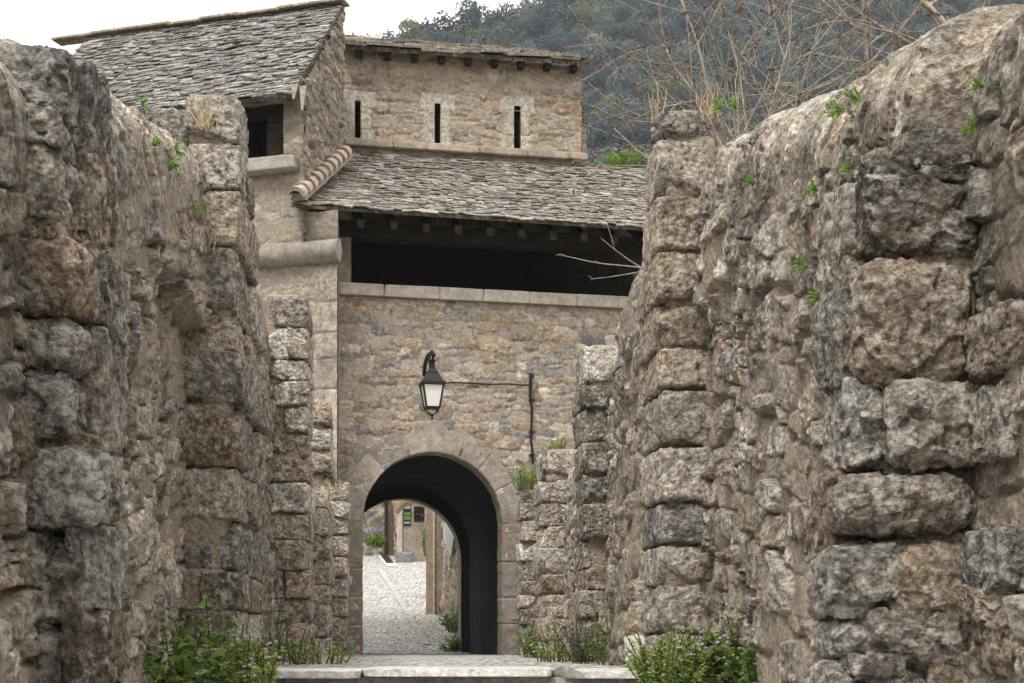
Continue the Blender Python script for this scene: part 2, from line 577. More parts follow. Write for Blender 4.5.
def px_pier(root, D, xo, xi, top, side, seed, hr=(.17, .34), res=.02, depth=.8, embed=.22, cap=None, tone=1.0, back=0):
    """a stacked-stone pier: xo wall-side and xi path-side edge in the photo, D its distance; depth may grow downwards"""
    mb = MB(); core = MB()
    Xo, Xi = (xo - CX) / F * D, (xi - CX) / F * D
    w = abs(Xi - Xo) + embed
    rr = np.random.default_rng(seed)
    z = step_z(D) - .1
    zt = (HY - top) / F * D
    xc = Xi + side * w / 2
    k = 0
    dfun = (lambda q: depth) if not isinstance(depth, tuple) else (lambda q: float(np.interp(q, *depth)))
    while z < zt - .07:
        h = min(rr.uniform(*hr), zt - z)
        if zt - z - h < .1: h = zt - z
        jx, jd = rr.normal(0, .012), rr.normal(0, .015)
        dep = dfun(z + h / 2)
        m = max(1, int(round(dep / .62 + rr.uniform(-.3, .3))))
        cuts_ = np.concatenate([[0], np.sort((np.arange(1, m) + rr.uniform(-.2, .2, m - 1)) / m), [1]])
        em = embed if z < 2.3 or embed < .2 else .1
        w = abs(Xi - Xo) + em; xc = Xi + side * w / 2
        for d0, d1 in zip(cuts_[:-1], cuts_[1:]):
            xs = [0, 1]
            if rr.random() < .42 and w > .38: xs = [0, rr.uniform(.4, .6), 1]
            for x0, x1 in zip(xs[:-1], xs[1:]):
                ww = w * (x1 - x0)
                stone(mb, (xc - w / 2 + w * (x0 + x1) / 2 + jx + rr.normal(0, .008) + KX * dep * (d0 + d1) / 2, D + jd + dep * (d0 + d1) / 2, z + h / 2),
                      (ww * rr.uniform(.98, 1.03), dep * (d1 - d0) * 1.0, h * rr.uniform(.93, .985)), AX, res, seed * 100 + k, pal(tone) * rr.uniform(.8, 1.22), rough=.78, cuts=5, pw=16); k += 1
        stone(mb, (xc + side * .03 + KX * dep / 2, D + dep / 2, z + h / 2), (w - .08, dep - .08, h + .06), AX, .035, seed * 37 + k, (.25, .2, .15), cuts=0, pw=14, mort=1.0, rough=.6)
        z += h
    if back:
        stone(mb, (xc + side * (w / 2 + back / 2) + KX * .4, D + .45, zt - .3), (back, .7, .55), AX, .03, seed * 7 + 3, pal(tone), cuts=3)
    if cap:
        stone(mb, (xc + KX * .2 - side * .03, D + .2, zt + cap[1] / 2 - .02), (cap[0], .42, cap[1]), AX, res, seed * 9 + 1, (.23, .215, .19), cuts=2, pw=3)
    return mb.build('pier', M_PIER, root, smooth=True)


def rect_stones(root, D, items, name='pier', depth=.36, res=.008):
    mb = MB()
    for k, (x0, x1, y0, y1, tint, dd, kw) in enumerate(items):
        a = at(x0, y1, D + dd); b = at(x1, y0, D + dd)
        sz = (b[0] - a[0], depth, b[2] - a[2])
        opt = dict(cuts=6, rough=1.1, pw=14.0); opt.update(kw); opt['rough'] = .9 + .25 * (opt['rough'] - .9)
        stone(mb, ((a[0] + b[0]) / 2 + KX * depth / 2, D + dd + depth / 2, (a[2] + b[2]) / 2), (sz[0] * 1.02, depth, sz[2] * 1.04), AX, res, 900 + k + int(D * 131) + int(x0), tint, nmax=50, **opt)
    return mb


wallL = thing('stone_wall', 'tall lichened rubble wall with stacked stone piers, on the side of the house with the big slate roof', 'wall', loc=(-1.6, 4, -.6))
wallR = thing('stone_wall', 'tall rubble wall with rounded boulders in its nearest pier, in front of the bare branches', 'wall', loc=(1.6, 4, -.6))
alley_wall(-1, wallL)
alley_wall(1, wallR)

# nearest pier on the right: the big boulders one sees one by one
G, T, B_, W_ = (.36, .325, .28), (.33, .26, .19), (.28, .22, .165), (.42, .395, .36)
D0 = 5.1
mb = rect_stones(wallR, D0, [
    (872, 1000, 150, 182, (.14, .125, .105), .12, dict(rough=1.3)),
    (866, 985, 176, 256, (.15, .13, .11), .07, dict(rough=1.2)),
    (860, 978, 256, 382, (.33, .265, .205), .03, dict(rough=1.4, pw=4)),
    (893, 988, 382, 466, G, 0, dict(rough=1.5, pw=6)),
    (852, 900, 378, 462, W_, .10, dict(rough=1.6)),
    (842, 992, 470, 533, (.25, .215, .18), -.04, dict(cuts=2, pw=2.8, rough=.9)),
    (880, 990, 530, 552, B_, .08, {}),
    (832, 906, 549, 612, (.33, .305, .27), 0, dict(pw=7, rough=1.3)),
    (893, 1000, 543, 620, (.35, .275, .20), -.02, dict(pw=4.5)),
    (833, 882, 614, 662, W_, .05, dict(cuts=1, pw=2.3, rough=.6)),
    (872, 1012, 612, 670, (.33, .30, .265), 0, dict(rough=1.6)),
    (855, 908, 655, 676, (.24, .23, .22), -.02, dict(cuts=3)),
    (826, 868, 664, 720, W_, .0, dict(cuts=2, pw=2.6)),
    (868, 935, 672, 740, G, .0, {}),
    (930, 1010, 668, 740, T, .0, {}),
    (840, 1010, 735, 830, G, .0, {}),
    (832, 862, 470, 552, B_, .2, {}), (838, 870, 290, 382, (.25, .235, .21), .2, dict(rough=1.4)), (846, 872, 180, 292, G, .22, {}),
])
a0, b0 = at(915, 840, D0), at(990, 160, D0)
stone(mb, ((a0[0] + b0[0]) / 2 + .0, D0 + .26, (a0[2] + b0[2]) / 2), (b0[0] - a0[0], .3, b0[2] - a0[2]), AX, .03, 77, (.2, .17, .13), cuts=0, pw=12, mort=1.0, rough=.7, nmax=60)
mb.build('pier', M_PIER, wallR, True)
# boulders in the wall beside it
for it in [
    (1004, 1075, 598, 672, T, .0, dict(cuts=2, pw=2.8)), (1000, 1060, 528, 590, (.28, .265, .24), .0, {}),
    (985, 1050, 590, 618, T, .1, {}), (1008, 1060, 300, 360, (.28, .23, .18), .0, {}), (1006, 1070, 380, 450, G, .05, {})]:
    rect_stones(wallR, 4.75, [it], depth=.4).build('boulder', M_PIER, wallR, True)
# nearest pier on the left
mb = rect_stones(wallL, 5.1, [
    (2, 62, 42, 108, (.22, .205, .185), .05, dict(rough=1.5)),
    (0, 56, 106, 142, (.25, .23, .2), .0, dict(rough=1.5)),
    (-8, 54, 140, 216, G, .0, dict(rough=1.5, pw=7)),
    (-6, 62, 214, 236, B_, .03, {}),
    (-8, 82, 232, 312, (.31, .24, .175), .0, dict(rough=1.1, pw=4)),
    (-8, 78, 314, 366, (.27, .24, .21), .0, dict(pw=3.5)),
    (-8, 68, 370, 436, (.28, .26, .235), -.03, dict(pw=6)),
    (-8, 84, 432, 452, B_, .05, {}),
    (-8, 104, 446, 522, (.36, .345, .315), -.04, dict(rough=1.6, pw=4)),
    (-8, 50, 526, 632, (.26, .235, .21), .0, dict(pw=4, rough=1.3)),
    (48, 82, 540, 618, (.21, .18, .15), .03, {}),
    (66, 106, 528, 612, (.3, .285, .26), .05, dict(rough=1.2)),
    (-8, 60, 628, 720, G, .0, {}), (56, 104, 612, 720, (.22, .18, .14), .02, {}),
    (-8, 104, 715, 820, G, .0, {}),
    (70, 104, 250, 330, (.22, .2, .18), .25, {}), (64, 104, 330, 440, G, .25, {}), (50, 90, 60, 150, (.17, .16, .145), .25, {}), (52, 96, 150, 250, B_, .25, {}),
])
a0, b0 = at(-20, 840, 5.1), at(36, 90, 5.1)
stone(mb, ((a0[0] + b0[0]) / 2, 5.1 + .26, (a0[2] + b0[2]) / 2), (b0[0] - a0[0], .3, b0[2] - a0[2]), AX, .03, 78, (.2, .17, .13), cuts=0, pw=12, mort=1.0, rough=.7, nmax=60)
mb.build('pier', M_PIER, wallL, True)

px_pier(wallR, 9.4, 704, 658, 137, 1, 21, cap=(.32, .2), back=.95, hr=(.2, .36), res=.011, embed=.09, depth=([2.0, 2.45, 3.2], [.85, .8, .45]))
px_pier(wallR, 13.7, 616, 583, 346, 1, 22, tone=.85)
px_pier(wallR, 17.6, 571, 541, 451, 1, 23, hr=(.2, .34))
px_pier(wallR, 21.4, 541, 521, 491, 1, 24, depth=.6)
px_pier(wallL, 9.4, 203, 239, 96, -1, 25, back=.75, hr=(.2, .42), res=.011, embed=.36, tone=.8, depth=([1.9, 2.4, 3.3], [1.75, 1.45, .45]))
px_pier(wallL, 13.7, 276, 307, 297, -1, 26)
px_pier(wallL, 17.6, 308, 328, 400, -1, 27, hr=(.22, .4))
px_pier(wallL, 21.2, 330, 347, 482, -1, 28, depth=.5)

# ------------------------------------------------------------------ ground, steps, street
mb = MB()
for i, k in enumerate(range(0, 9)):
    D1 = 9.1 - .95 * k; zt = -.15 - .165 * k
    xl, xr = XF[-1] + KX * D1 - .05, XF[1] + KX * D1 + .05
    x = xl
    j = 0
    while x < xr:
        w = min(R.uniform(.55, 1.2), xr - x)
        if xr - x - w < .3: w = xr - x
        t = np.array([.68, .66, .63]) * R.uniform(.9, 1.1)
        stone(mb, (x + w / 2, D1 + .5 + R.normal(0, .015), zt - .024 + R.normal(0, .003)), (w * 1.0, 1.08, .048), None, .03, 500 + k * 9 + j, t, cuts=1, rough=.45, pw=18, nmax=34)
        x += w; j += 1
    mb.box(((xl + xr) / 2, D1 + .58, zt - .25), (xr - xl, .99, .405), None, (.36, .34, .31), .2)
steps = mb.build('steps', M_PAVE, None, True)
tag(steps, kind='structure')

# beyond the gate the street climbs
S0, SL = 26.9, .147


def street_z(D): return -.15 + max(0, D - S0) * SL * (1 if D < 47 else 1) if D < 47 else -.15 + (47 - S0) * SL + (D - 47) * .05


uu = np.arange(10.05, 70, .12); xx = np.arange(-9, 4.01, .12)
XX, YY = np.meshgrid(xx, uu)
ZZ = np.vectorize(street_z)(YY) - .004
Pg = np.stack([XX.ravel(), YY.ravel(), XX.ravel() * 0], 1)
ZZ = ZZ + (.012 * fbm(Pg, .9, 3, 3) + .006 * fbm(Pg, 4, 2, 4)).reshape(XX.shape) * sstep(10.1, 11.5, YY)


def cobble_mat():
    m, nt, b = new_mat('pale_cobbles')
    k = N(nt)
    co = k.coord()
    w = k.noise(co, 3, 3, .5, 'Color')
    cw = k.mix(.02, co, w)
    e = k.vor(cw, 9.0, 'DISTANCE_TO_EDGE')
    c = k.vor(cw, 9.0, 'F1', 'Color')
    sep = k.nd('ShaderNodeSeparateColor'); nt.links.new(c, sep.inputs[0])
    n1 = k.noise(co, .8, 5, .6); n2 = k.noise(co, 30, 5, .6)
    col = k.mulc(k.mix(sep.outputs[0], (.40, .39, .365), (.60, .585, .555)), k.rng(n2, .3, .7, .85, 1.12))
    col = k.mix(k.rng(n1, .42, .7, 0, .4), col, (.46, .445, .42))
    col = k.mix(k.rng(e, .02, .11, .95, 0), col, (.13, .12, .105))
    nt.links.new(col, b.inputs['Base Color'])
    k.bump(k.math('ADD', k.rng(e, 0, .16), k.math('MULTIPLY', n2, .3)), .8, .03, b)
    return m


M_COB = cobble_mat()
o = mesh_np('street', np.stack([XX, YY, ZZ], -1), grid_quads(*XX.shape), M_COB)
tag(o, kind='structure')


def strip(name, pts, w, mat, lift, tint=(.55, .54, .52)):
    mb = MB()
    P = [np.array([p[0], p[1], street_z(p[1]) + lift]) for p in pts]
    for a, b in zip(P[:-1], P[1:]):
        n = max(1, int(abs(b[1] - a[1]) / .7))
        for q in range(n):
            c0 = a + (b - a) * q / n; c1 = a + (b - a) * (q + .97) / n
            c0[2] = street_z(c0[1]) + lift; c1[2] = street_z(c1[1]) + lift
            d = (c1 - c0)[:2]; d /= np.linalg.norm(d); s = np.array([-d[1], d[0], 0]) * w / 2
            dn = np.array([0, 0, -.06])
            mb.hexa([c0 + s + dn, c0 - s + dn, c1 - s + dn, c1 + s + dn, c0 + s, c0 - s, c1 - s, c1 + s], np.array(tint) * R.uniform(.92, 1.06))
    o = mb.build(name, mat)
    return tag(o, kind='structure')


def gpt(px, py):
    """point of the climbing street seen at a pixel"""
    D = 27.0
    for _ in range(60):
        D += .5
        if (HY - py) / F * D < street_z(D): break
    lo, hi = D - .5, D
    if py > 649: lo = hi = 27
    for _ in range(30):
        m = (lo + hi) / 2
        if (HY - py) / F * m < street_z(m): hi = m
        else: lo = m
    return ((px - CX) / F * hi, hi)


strip('gutter_kerb', [gpt(427, 645), gpt(411, 620), gpt(395, 592), gpt(377, 566)], .12, M_PAVE, .022, (.40, .39, .37))
strip('drain_kerb', [gpt(392, 567), gpt(364, 552)], .3, M_PAVE, .03)
strip('drain_channel', [gpt(390, 564), gpt(366, 551)], .22, M_IRON, .045, (.05, .05, .05))

# wide ground sheet
gx = np.concatenate([np.linspace(-650, -40, 24), np.linspace(-30, 30, 61), np.linspace(40, 650, 24)])
gy = np.concatenate([np.linspace(-300, -10, 12), np.linspace(-6, 75, 82), np.linspace(85, 720, 40)])
GX, GY = np.meshgrid(gx, gy)


def ground_z(D):
    if D < 9.1: return max(-2.4, -.6 - .174 * (9.1 - D))
    if D < 45: return street_z(D) - .22
    return street_z(D) - .22


GZ = np.vectorize(ground_z)(np.clip(GY, -6, 120)) + (.0)
M_EARTH = simple_mat('earth', (.13, .12, .07), .95, .4, 3, .5, .05)
tag(mesh_np('ground', np.stack([GX, GY, GZ], -1), grid_quads(*GX.shape), M_EARTH), kind='structure')

# ------------------------------------------------------------------ gatehouse
YAW = math.radians(12)
BE = np.array([math.cos(YAW), math.sin(YAW), 0]); BV = np.array([-math.sin(YAW), math.cos(YAW), 0])
BO = np.array([(340 - CX) / F * 22.4, 22.4, 0])


def Bp(u, v, z): return BO + BE * u + BV * v + np.array([0, 0, z])


def pu(px, py, v):
    """building coordinates (u, z) of a pixel on the plane v"""
    k = (px - CX) / F
    o = BO + BV * v
    u = (k * o[1] - o[0]) / (BE[0] - k * BE[1])
    D = o[1] + BE[1] * u
    return u, (HY - py) / F * D


gate = thing('gatehouse', 'stone gatehouse with a dark round-arched passage, an open loft and three slit windows', 'gatehouse', loc=tuple(BO))
ua, za = pu(363, 523, 0); ub, _ = pu(502, 523, 0); uc0, zc0 = pu(432.5, 523, 0)
RA = (ub - ua) / 2; UC0 = (ua + ub) / 2


def arch_hole(U, Z):
    return (np.abs(U - UC0) < RA + .05) & (Z < zc0) | ((U - UC0) ** 2 + (Z - zc0) ** 2 < (RA + .05) ** 2)


_, ZL = pu(340, 283, 0)
FPAL = [[.33, .265, .20], [.27, .21, .155], [.38, .33, .27], [.25, .215, .18], [.22, .205, .19], [.31, .23, .155], [.17, .17, .17], [.22, .155, .105], [.42, .38, .32], [.36, .285, .21]]
patch('wall', BO, BE, -BV, -.35, 6.2, -.4, ZL - .19, .018, .018, M_FACADE, gate, 201, hole=arch_hole,
      cw=(.09, .34), ch=(.07, .165), hs=(-.001, .013), ml=.0035, mamp=.006, rough=.4, palette=FPAL, tilt=.02, jd=.007)

# dressed arch ring and jamb blocks, 30 mm proud of the rubble
def prism(mb, poly, v0, v1, tint, sub=1):
    """extrude a (u, z) strip of quads between two planes"""
    n = len(poly) // 2
    A, Bq = poly[:n], poly[n:][::-1]
    for i in range(n - 1):
        P = [A[i], A[i + 1], Bq[i + 1], Bq[i]]
        mb.hexa([Bp(p[0], v0, p[1]) for p in P] + [Bp(p[0], v1, p[1]) for p in P], tint)


def dressed_tint(b=1.0): return np.array([.31, .275, .235]) * R.uniform(.85, 1.12) * b


def ring(name, uc, zc, r, v0, depth, z0, mat, parent, seed, widths=(.27, .33, .42, .50), dh=.014):
    rr = np.random.default_rng(seed)
    hj = zc - z0
    step = .016
    L = hj * 2 + math.pi * r
    t = np.arange(0, L + step * .5, step)
    # block boundaries: jamb blocks, seven voussoirs, jamb blocks
    bl = [0]
    while bl[-1] < hj - .3: bl.append(bl[-1] + rr.uniform(.36, .6))
    bl[-1] = hj
    ang = np.array([25, 49, 72, 108, 131, 155, 180]) + np.append(rr.normal(0, 2, 6), 0)
    nj = len(bl) - 1
    bl += [hj + math.radians(q) * r for q in ang]
    right = [0]
    while right[-1] < hj - .3: right.append(right[-1] + rr.uniform(.36, .6))
    right[-1] = hj
    bl += [hj + math.pi * r + q for q in right[1:]]
    bl = np.array(bl)
    ib = np.clip(np.searchsorted(bl, t, 'right') - 1, 0, len(bl) - 2)
    wv = []
    for k in range(len(bl) - 1):
        if k < nj or k >= nj + 7: wv.append(widths[0] + rr.uniform(-.03, .05))
        else: wv.append((widths[1], widths[1] + .05, widths[2], widths[3], widths[2], widths[1] + .05, widths[1])[k - nj] + rr.uniform(-.02, .03))
    wv = np.array(wv)
    tb = np.array([.345, .30, .25]) * rr.uniform(.7, 1.15, (len(bl) - 1, 1)) * np.where((np.arange(len(bl) - 1) < nj) | (np.arange(len(bl) - 1) >= nj + 7), .68, 1)[:, None]
    cu = np.where(t < hj, uc - r, np.where(t > hj + math.pi * r, uc + r, uc - r * np.cos((t - hj) / r)))
    cz = np.where(t < hj, z0 + t, np.where(t > hj + math.pi * r, zc - (t - hj - math.pi * r), zc + r * np.sin(np.clip((t - hj) / r, 0, math.pi))))
    ou = np.where(t < hj, -1, np.where(t > hj + math.pi * r, 1, -np.cos((t - hj) / r)))
    oz = np.where((t < hj) | (t > hj + math.pi * r), 0, np.sin((t - hj) / r))
    gap = np.minimum(np.abs(t - bl[ib]), np.abs(bl[np.minimum(ib + 1, len(bl) - 1)] - t))
    groove = 1 - sstep(0, .018, gap)
    fr = np.concatenate([[0, 0, 0, .02], np.linspace(.06, 1, 26)])
    V = []; T = []
    for j, f in enumerate(fr):
        w = wv[ib] * f
        vv = np.full(len(t), (depth, depth * .5, .012, -dh)[j] if j < 4 else -dh)
        P = np.stack([cu + ou * w, cz + oz * w, np.full(len(t), 1.7 + seed)], 1)
        nz = .010 * fbm(P, 5, 3, seed) + .006 * fbm(P, 22, 3, seed + 1) + .05 * facets(P, .05, seed + 2, 2)
        if j >= 3: vv = vv - nz + groove * .024
        if f > .93: vv = vv + .05 * (f - .93) / .07
        rad = w + (nz * 1.2 if j < 4 else .012 * fbm(P, 9, 2, seed + 3) * f) + groove * (.012 if j < 4 else 0)
        V.append([Bp(a_, b_, c_) for a_, b_, c_ in zip(cu + ou * rad, v0 + vv, cz + oz * rad)])
        T.append(tb[ib])
    V = np.array(V)
    return mesh_np(name, V, grid_quads(len(fr), len(t)), mat, parent, np.array(T).reshape(-1, 3), np.tile(groove * .7, len(fr)))


ring('arch_surround', UC0, zc0, RA, 0, .36, -.3, M_DRESSED, gate, 51)

# vaulted passage, turned a little to the rear arch
PV0, PV1 = .36, 4.3
ur, zr = pu(461, 545, PV1); _, zra = pu(421, 499, PV1)
RR = RA * .99; UC1 = ur - RR; zc1 = zra - RR
prof = lambda uc, zc, r: [(uc - r, -.2)] + [(uc + r * math.cos(math.pi * (1 - k / 24)), zc + r * math.sin(math.pi * (1 - k / 24))) for k in range(25)] + [(uc + r, -.2)]
NL = 30
rows = []
for k in range(NL + 1):
    t = k / NL
    extra = .14 if 0 < k < NL else 0
    pr = prof(UC0 + (UC1 - UC0) * t, zc0 + (zc1 - zc0) * t + extra * .5, RA + (RR - RA) * t + extra)
    rows.append([Bp(u, PV0 + (PV1 - PV0) * t, z) for u, z in pr])
Vv = np.array(rows)
Vd = Vv.reshape(-1, 3)
Vv = (Vd + (fbm(Vd, 6, 3, 8) * .02)[:, None]).reshape(Vv.shape)
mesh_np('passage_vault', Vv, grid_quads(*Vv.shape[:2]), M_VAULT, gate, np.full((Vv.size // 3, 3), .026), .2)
# rear arch ring, the far face of the passage
mb = MB()
N_ = 24
inn = [(UC1 + RR * math.cos(math.pi * (1 - k / N_)), zc1 + RR * math.sin(math.pi * (1 - k / N_))) for k in range(N_ + 1)]
out = [(UC1 + (RR + .5) * math.cos(math.pi * (1 - k / N_)), zc1 + (RR + .5) * math.sin(math.pi * (1 - k / N_))) for k in range(N_ + 1)]
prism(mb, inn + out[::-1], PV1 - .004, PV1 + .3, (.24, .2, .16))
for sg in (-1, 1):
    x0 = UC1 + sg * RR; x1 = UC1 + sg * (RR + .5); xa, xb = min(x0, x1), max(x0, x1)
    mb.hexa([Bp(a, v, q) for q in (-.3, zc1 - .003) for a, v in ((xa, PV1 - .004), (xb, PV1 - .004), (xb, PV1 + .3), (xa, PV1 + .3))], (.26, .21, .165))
mb.build('rear_arch', M_DRESSED, gate)
# blank masonry above and beside the passage so no daylight leaks in
mb = MB()
mb.hexa([Bp(u, v, z) for z in (zra + .55, ZL - .25) for u, v in ((-1.5, .37), (6.2, .37), (6.2, PV1 + .28), (-1.5, PV1 + .28))], (.2, .17, .14))
mb.hexa([Bp(u, v, z) for z in (-.3, ZL - .25) for u, v in ((UC0 + RA + .3, .37), (6.2, .37), (6.2, PV1 + .27), (UC0 + RA + .3, PV1 + .27))], (.2, .17, .14))
mb.hexa([Bp(u, v, z) for z in (-.3, ZL - .25) for u, v in ((-2.2, .37), (UC0 - RA - .3, .37), (UC1 - RR - .3, PV1 + .27), (-2.2, PV1 + .27))], (.2, .17, .14))
mb.build('core', M_VAULT, gate)

# parapet coping (ledge) under the loft opening
mb = MB()
x = -.02
k = 0
while x < 6.1:
    w = R.uniform(.5, 1.05)
    stone(mb, Bp(x + w / 2, .09, ZL - .095), (w * 1.0 - .002, .36, .18), np.array([BE, BV, [0, 0, 1]]), .035, 640 + k, np.array([.44, .395, .335]) * R.uniform(.88, 1.1), cuts=0, rough=.3, pw=40)
    x += w; k += 1
mb.build('parapet_coping', M_DRESSED, gate, True)

# loft: dark room behind the opening
EV = -.72
ue0, ze0 = pu(292, 204, EV); ue1, ze1 = pu(640, 227, EV)
VT = 3.2
ut0, zt0 = pu(345, 149, VT); ut1, zt1 = pu(640, 168, VT)
ext = 1.25
ue2, ze2 = ue0 + (ue1 - ue0) * ext, ze0 + (ze1 - ze0) * ext
ut2, zt2 = ut0 + (ut1 - ut0) * ext, zt0 + (zt1 - zt0) * ext
mb = MB()
zb = ZL - .2
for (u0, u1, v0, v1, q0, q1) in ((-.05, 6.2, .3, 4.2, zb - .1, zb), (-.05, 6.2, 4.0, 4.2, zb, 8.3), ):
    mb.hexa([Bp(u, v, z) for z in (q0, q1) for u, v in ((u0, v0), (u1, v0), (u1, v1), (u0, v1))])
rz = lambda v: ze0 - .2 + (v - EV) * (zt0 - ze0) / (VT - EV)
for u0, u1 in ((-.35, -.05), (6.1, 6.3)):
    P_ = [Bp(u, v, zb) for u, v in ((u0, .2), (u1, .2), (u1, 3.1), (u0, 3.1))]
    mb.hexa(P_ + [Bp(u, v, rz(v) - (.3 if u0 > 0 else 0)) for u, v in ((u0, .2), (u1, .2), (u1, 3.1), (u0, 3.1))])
mb.build('loft_interior', M_INNER_SHADE, gate)
# jamb of the loft opening and the beam over it
mb = MB()
_, zj = pu(345, 215, 0)
uj0, _ = pu(330, 240, .05); uj1, _ = pu(351, 240, .05)
mb.hexa([Bp(u, v, z) for z in (ZL - .19, zj + .2) for u, v in ((uj0, .03), (uj1, .03), (uj1, .5), (uj0, .5))], (.3, .25, .19), .5)
mb.build('loft_jamb', M_HOUSE, gate)
mb = MB()
ubm, zbm = pu(352, 240, .1)
mb.hexa([Bp(u, v, z) for z in (zbm + .02, zbm + .27) for u, v in ((uj1 - .35, .02), (6.2, .02), (6.2, .26), (uj1 - .35, .26))])
mb.build('lintel_beam', M_WOOD, gate)
def slates(name, C, rows, wr, thick, seed, parent, bright=1.0, colr=None, deck=.05, jit=1.0):
    """C: eave left, eave right, ridge right, ridge left; a roof of separate lapped slabs in one mesh"""
    rr = np.random.default_rng(seed)
    C = [np.asarray(c, float) for c in C]
    nrm = np.cross(C[1] - C[0], C[3] - C[0]); nrm /= np.linalg.norm(nrm)
    if nrm[2] < 0: nrm = -nrm
    P = lambda a, t: C[0] * (1 - a) * (1 - t) + C[1] * a * (1 - t) + C[2] * a * t + C[3] * (1 - a) * t
    mb = MB()
    base = np.array([[.235, .225, .215], [.19, .185, .18], [.28, .265, .245], [.225, .20, .17], [.33, .315, .295], [.16, .155, .15]]) if colr is None else np.array(colr)
    ex = 1.0 / rows
    for r in range(rows):
        t0 = r * ex
        L = np.linalg.norm(P(1, t0) - P(0, t0))
        x = -rr.uniform(0, .1)
        wav = rr.normal(0, .1)
        while x < L:
            w = rr.uniform(*wr)
            a0, a1 = max(0, x / L), min(1, (x + w) / L)
            if a1 > a0 + .004:
                tl = t0 + ex * rr.normal(0, .16) * jit - (.3 * ex if r == 0 else 0); th = min(t0 + 2.1 * ex, 1.02)
                sk = rr.normal(0, .12) * ex
                hl = thick * rr.uniform(1.1, 2.8); hh = thick * .5
                tk = thick * rr.uniform(.7, 1.4)
                tw = rr.normal(0, .006)
                p = [P(a0, tl + sk), P(a1, tl - sk), P(a1, th), P(a0, th)]
                hb = [hl + tw, hl - tw, hh, hh]
                mid = rr.uniform(.3, .7)
                lo = [q + nrm * (b - tk) for q, b in zip(p, hb)]; hi = [q + nrm * b for q, b in zip(p, hb)]
                mb.hexa(lo + hi, base[rr.integers(len(base))] * rr.uniform(.8, 1.25) * bright)
            x += w + .006
    lo = [c - nrm * deck for c in C]; hi = [c - nrm * .003 for c in C]
    mb.hexa(lo + hi, (.1, .085, .07))
    return mb.build(name, M_SLATE, parent)


roof_low = slates('roof', [Bp(ue0, EV, ze0), Bp(ue2, EV, ze2), Bp(ut2, VT + .1, zt2), Bp(ut0, VT + .1, zt0)], 36, (.09, .24), .016, 301, gate,
       bright=.74, colr=[[.25, .232, .21], [.20, .185, .17], [.29, .27, .245], [.24, .20, .16], [.36, .335, .30], [.17, .155, .14], [.22, .175, .13]])

for k in range(13):
    u = .25 + k * .48
    if u > 6.2: break
    mb = MB()
    f = (u - ue0) / (ue2 - ue0)
    p0 = Bp(u, EV + .12, ze0 + (ze2 - ze0) * f - .12); p1 = Bp(u, 1.4, ze0 + (ze2 - ze0) * f - .12 + (1.4 - EV - .12) * (zt0 - ze0) / (VT - EV) - .03)
    s = BE * .05; dn = np.array([0, 0, -.12])
    mb.hexa([p0 - s + dn, p0 + s + dn, p1 + s + dn, p1 - s + dn, p0 - s, p0 + s, p1 + s, p1 - s])
    mb.build('rafter', M_WOOD, roof_low)



# upper block with three slits
u_l, _ = pu(343, 100, VT); u_r, zup = pu(581, 66, VT)
_, zul = pu(345, 50, VT)
ZU = zul
slit = []
for px in (358, 437.5, 517):
    c, zt_ = pu(px, 101 + (px - 358) * .035, VT); _, zb_ = pu(px, 146 + (px - 358) * .035, VT)
    slit.append((c, zb_, zt_))


def slit_hole(U, Z):
    k = np.zeros(U.shape, bool)
    for c, a, b in slit: k |= (np.abs(U - c) < .052) & (Z > a) & (Z < b)
    return k


topf = lambda U: ZU + (zup - ZU) * (U - u_l) / (u_r - u_l) + .02
dress = []
for c, a, b in slit:
    cc = (.40, .36, .30)
    dress += [(c - .30, c - .055, b - .12, b + .16, .02, cc), (c + .055, c + .3, b - .1, b + .16, .02, cc), (c - .25, c - .055, a + .28, b - .14, .018, (.36, .32, .27)), (c + .055, c + .22, a + .3, b - .12, .02, (.37, .33, .27)), (c - .056, c + .056, b, b + .16, .02, cc),
              (c - .3, c - .055, a - .02, a + .26, .019, (.34, .3, .25)), (c + .055, c + .24, a + .0, a + .28, .018, cc)]
UPAL = [[.30, .24, .175], [.27, .205, .145], [.33, .275, .21], [.25, .205, .16], [.31, .22, .145], [.22, .2, .175]]
upw = patch('upper_wall', BO + BV * VT, BE, -BV, u_l, u_r, 7.2, ZU + .05, .02, .02, M_FACADE, gate, 202, hole=slit_hole, top=topf, dress=dress,
      cw=(.12, .4), ch=(.07, .17), hs=(-.001, .016), ml=.006, mamp=.009, rough=.42, palette=UPAL, tilt=.0, jd=.008)
patch('upper_side_wall', Bp(u_r, VT, 0), BV, BE, 0, 2.6, 7.2, ZU - .05, .03, .03, M_FACADE, gate, 203, cw=(.12, .4), ch=(.07, .17), hs=(0, .04), ml=.012, rough=.8, palette=UPAL)
for c, a, b in slit:
    mb = MB()
    w = .05
    for (x0, x1, q0, q1) in ((c - w - .06, c - w, a - .06, b + .06), (c + w, c + w + .06, a - .06, b + .06)):
        mb.hexa([Bp(x, v, z) for z in (q0, q1) for x, v in ((x0, VT + .002), (x1, VT + .002), (x1, VT + .5), (x0, VT + .5))], (.2, .18, .15))
    for (q0, q1) in ((a - .06, a), (b, b + .06)):
        mb.hexa([Bp(x, v, z) for z in (q0, q1) for x, v in ((c - w, VT + .003), (c + w, VT + .003), (c + w, VT + .5), (c - w, VT + .5))], (.2, .18, .15))
    mb.hexa([Bp(x, v, z) for z in (a - .06, b + .06) for x, v in ((c - w - .06, VT + .5), (c + w + .06, VT + .5), (c + w + .06, VT + .54), (c - w - .06, VT + .54))], (.02, .02, .02))
    mb.build('slit_window', M_INNER_SHADE, upw)
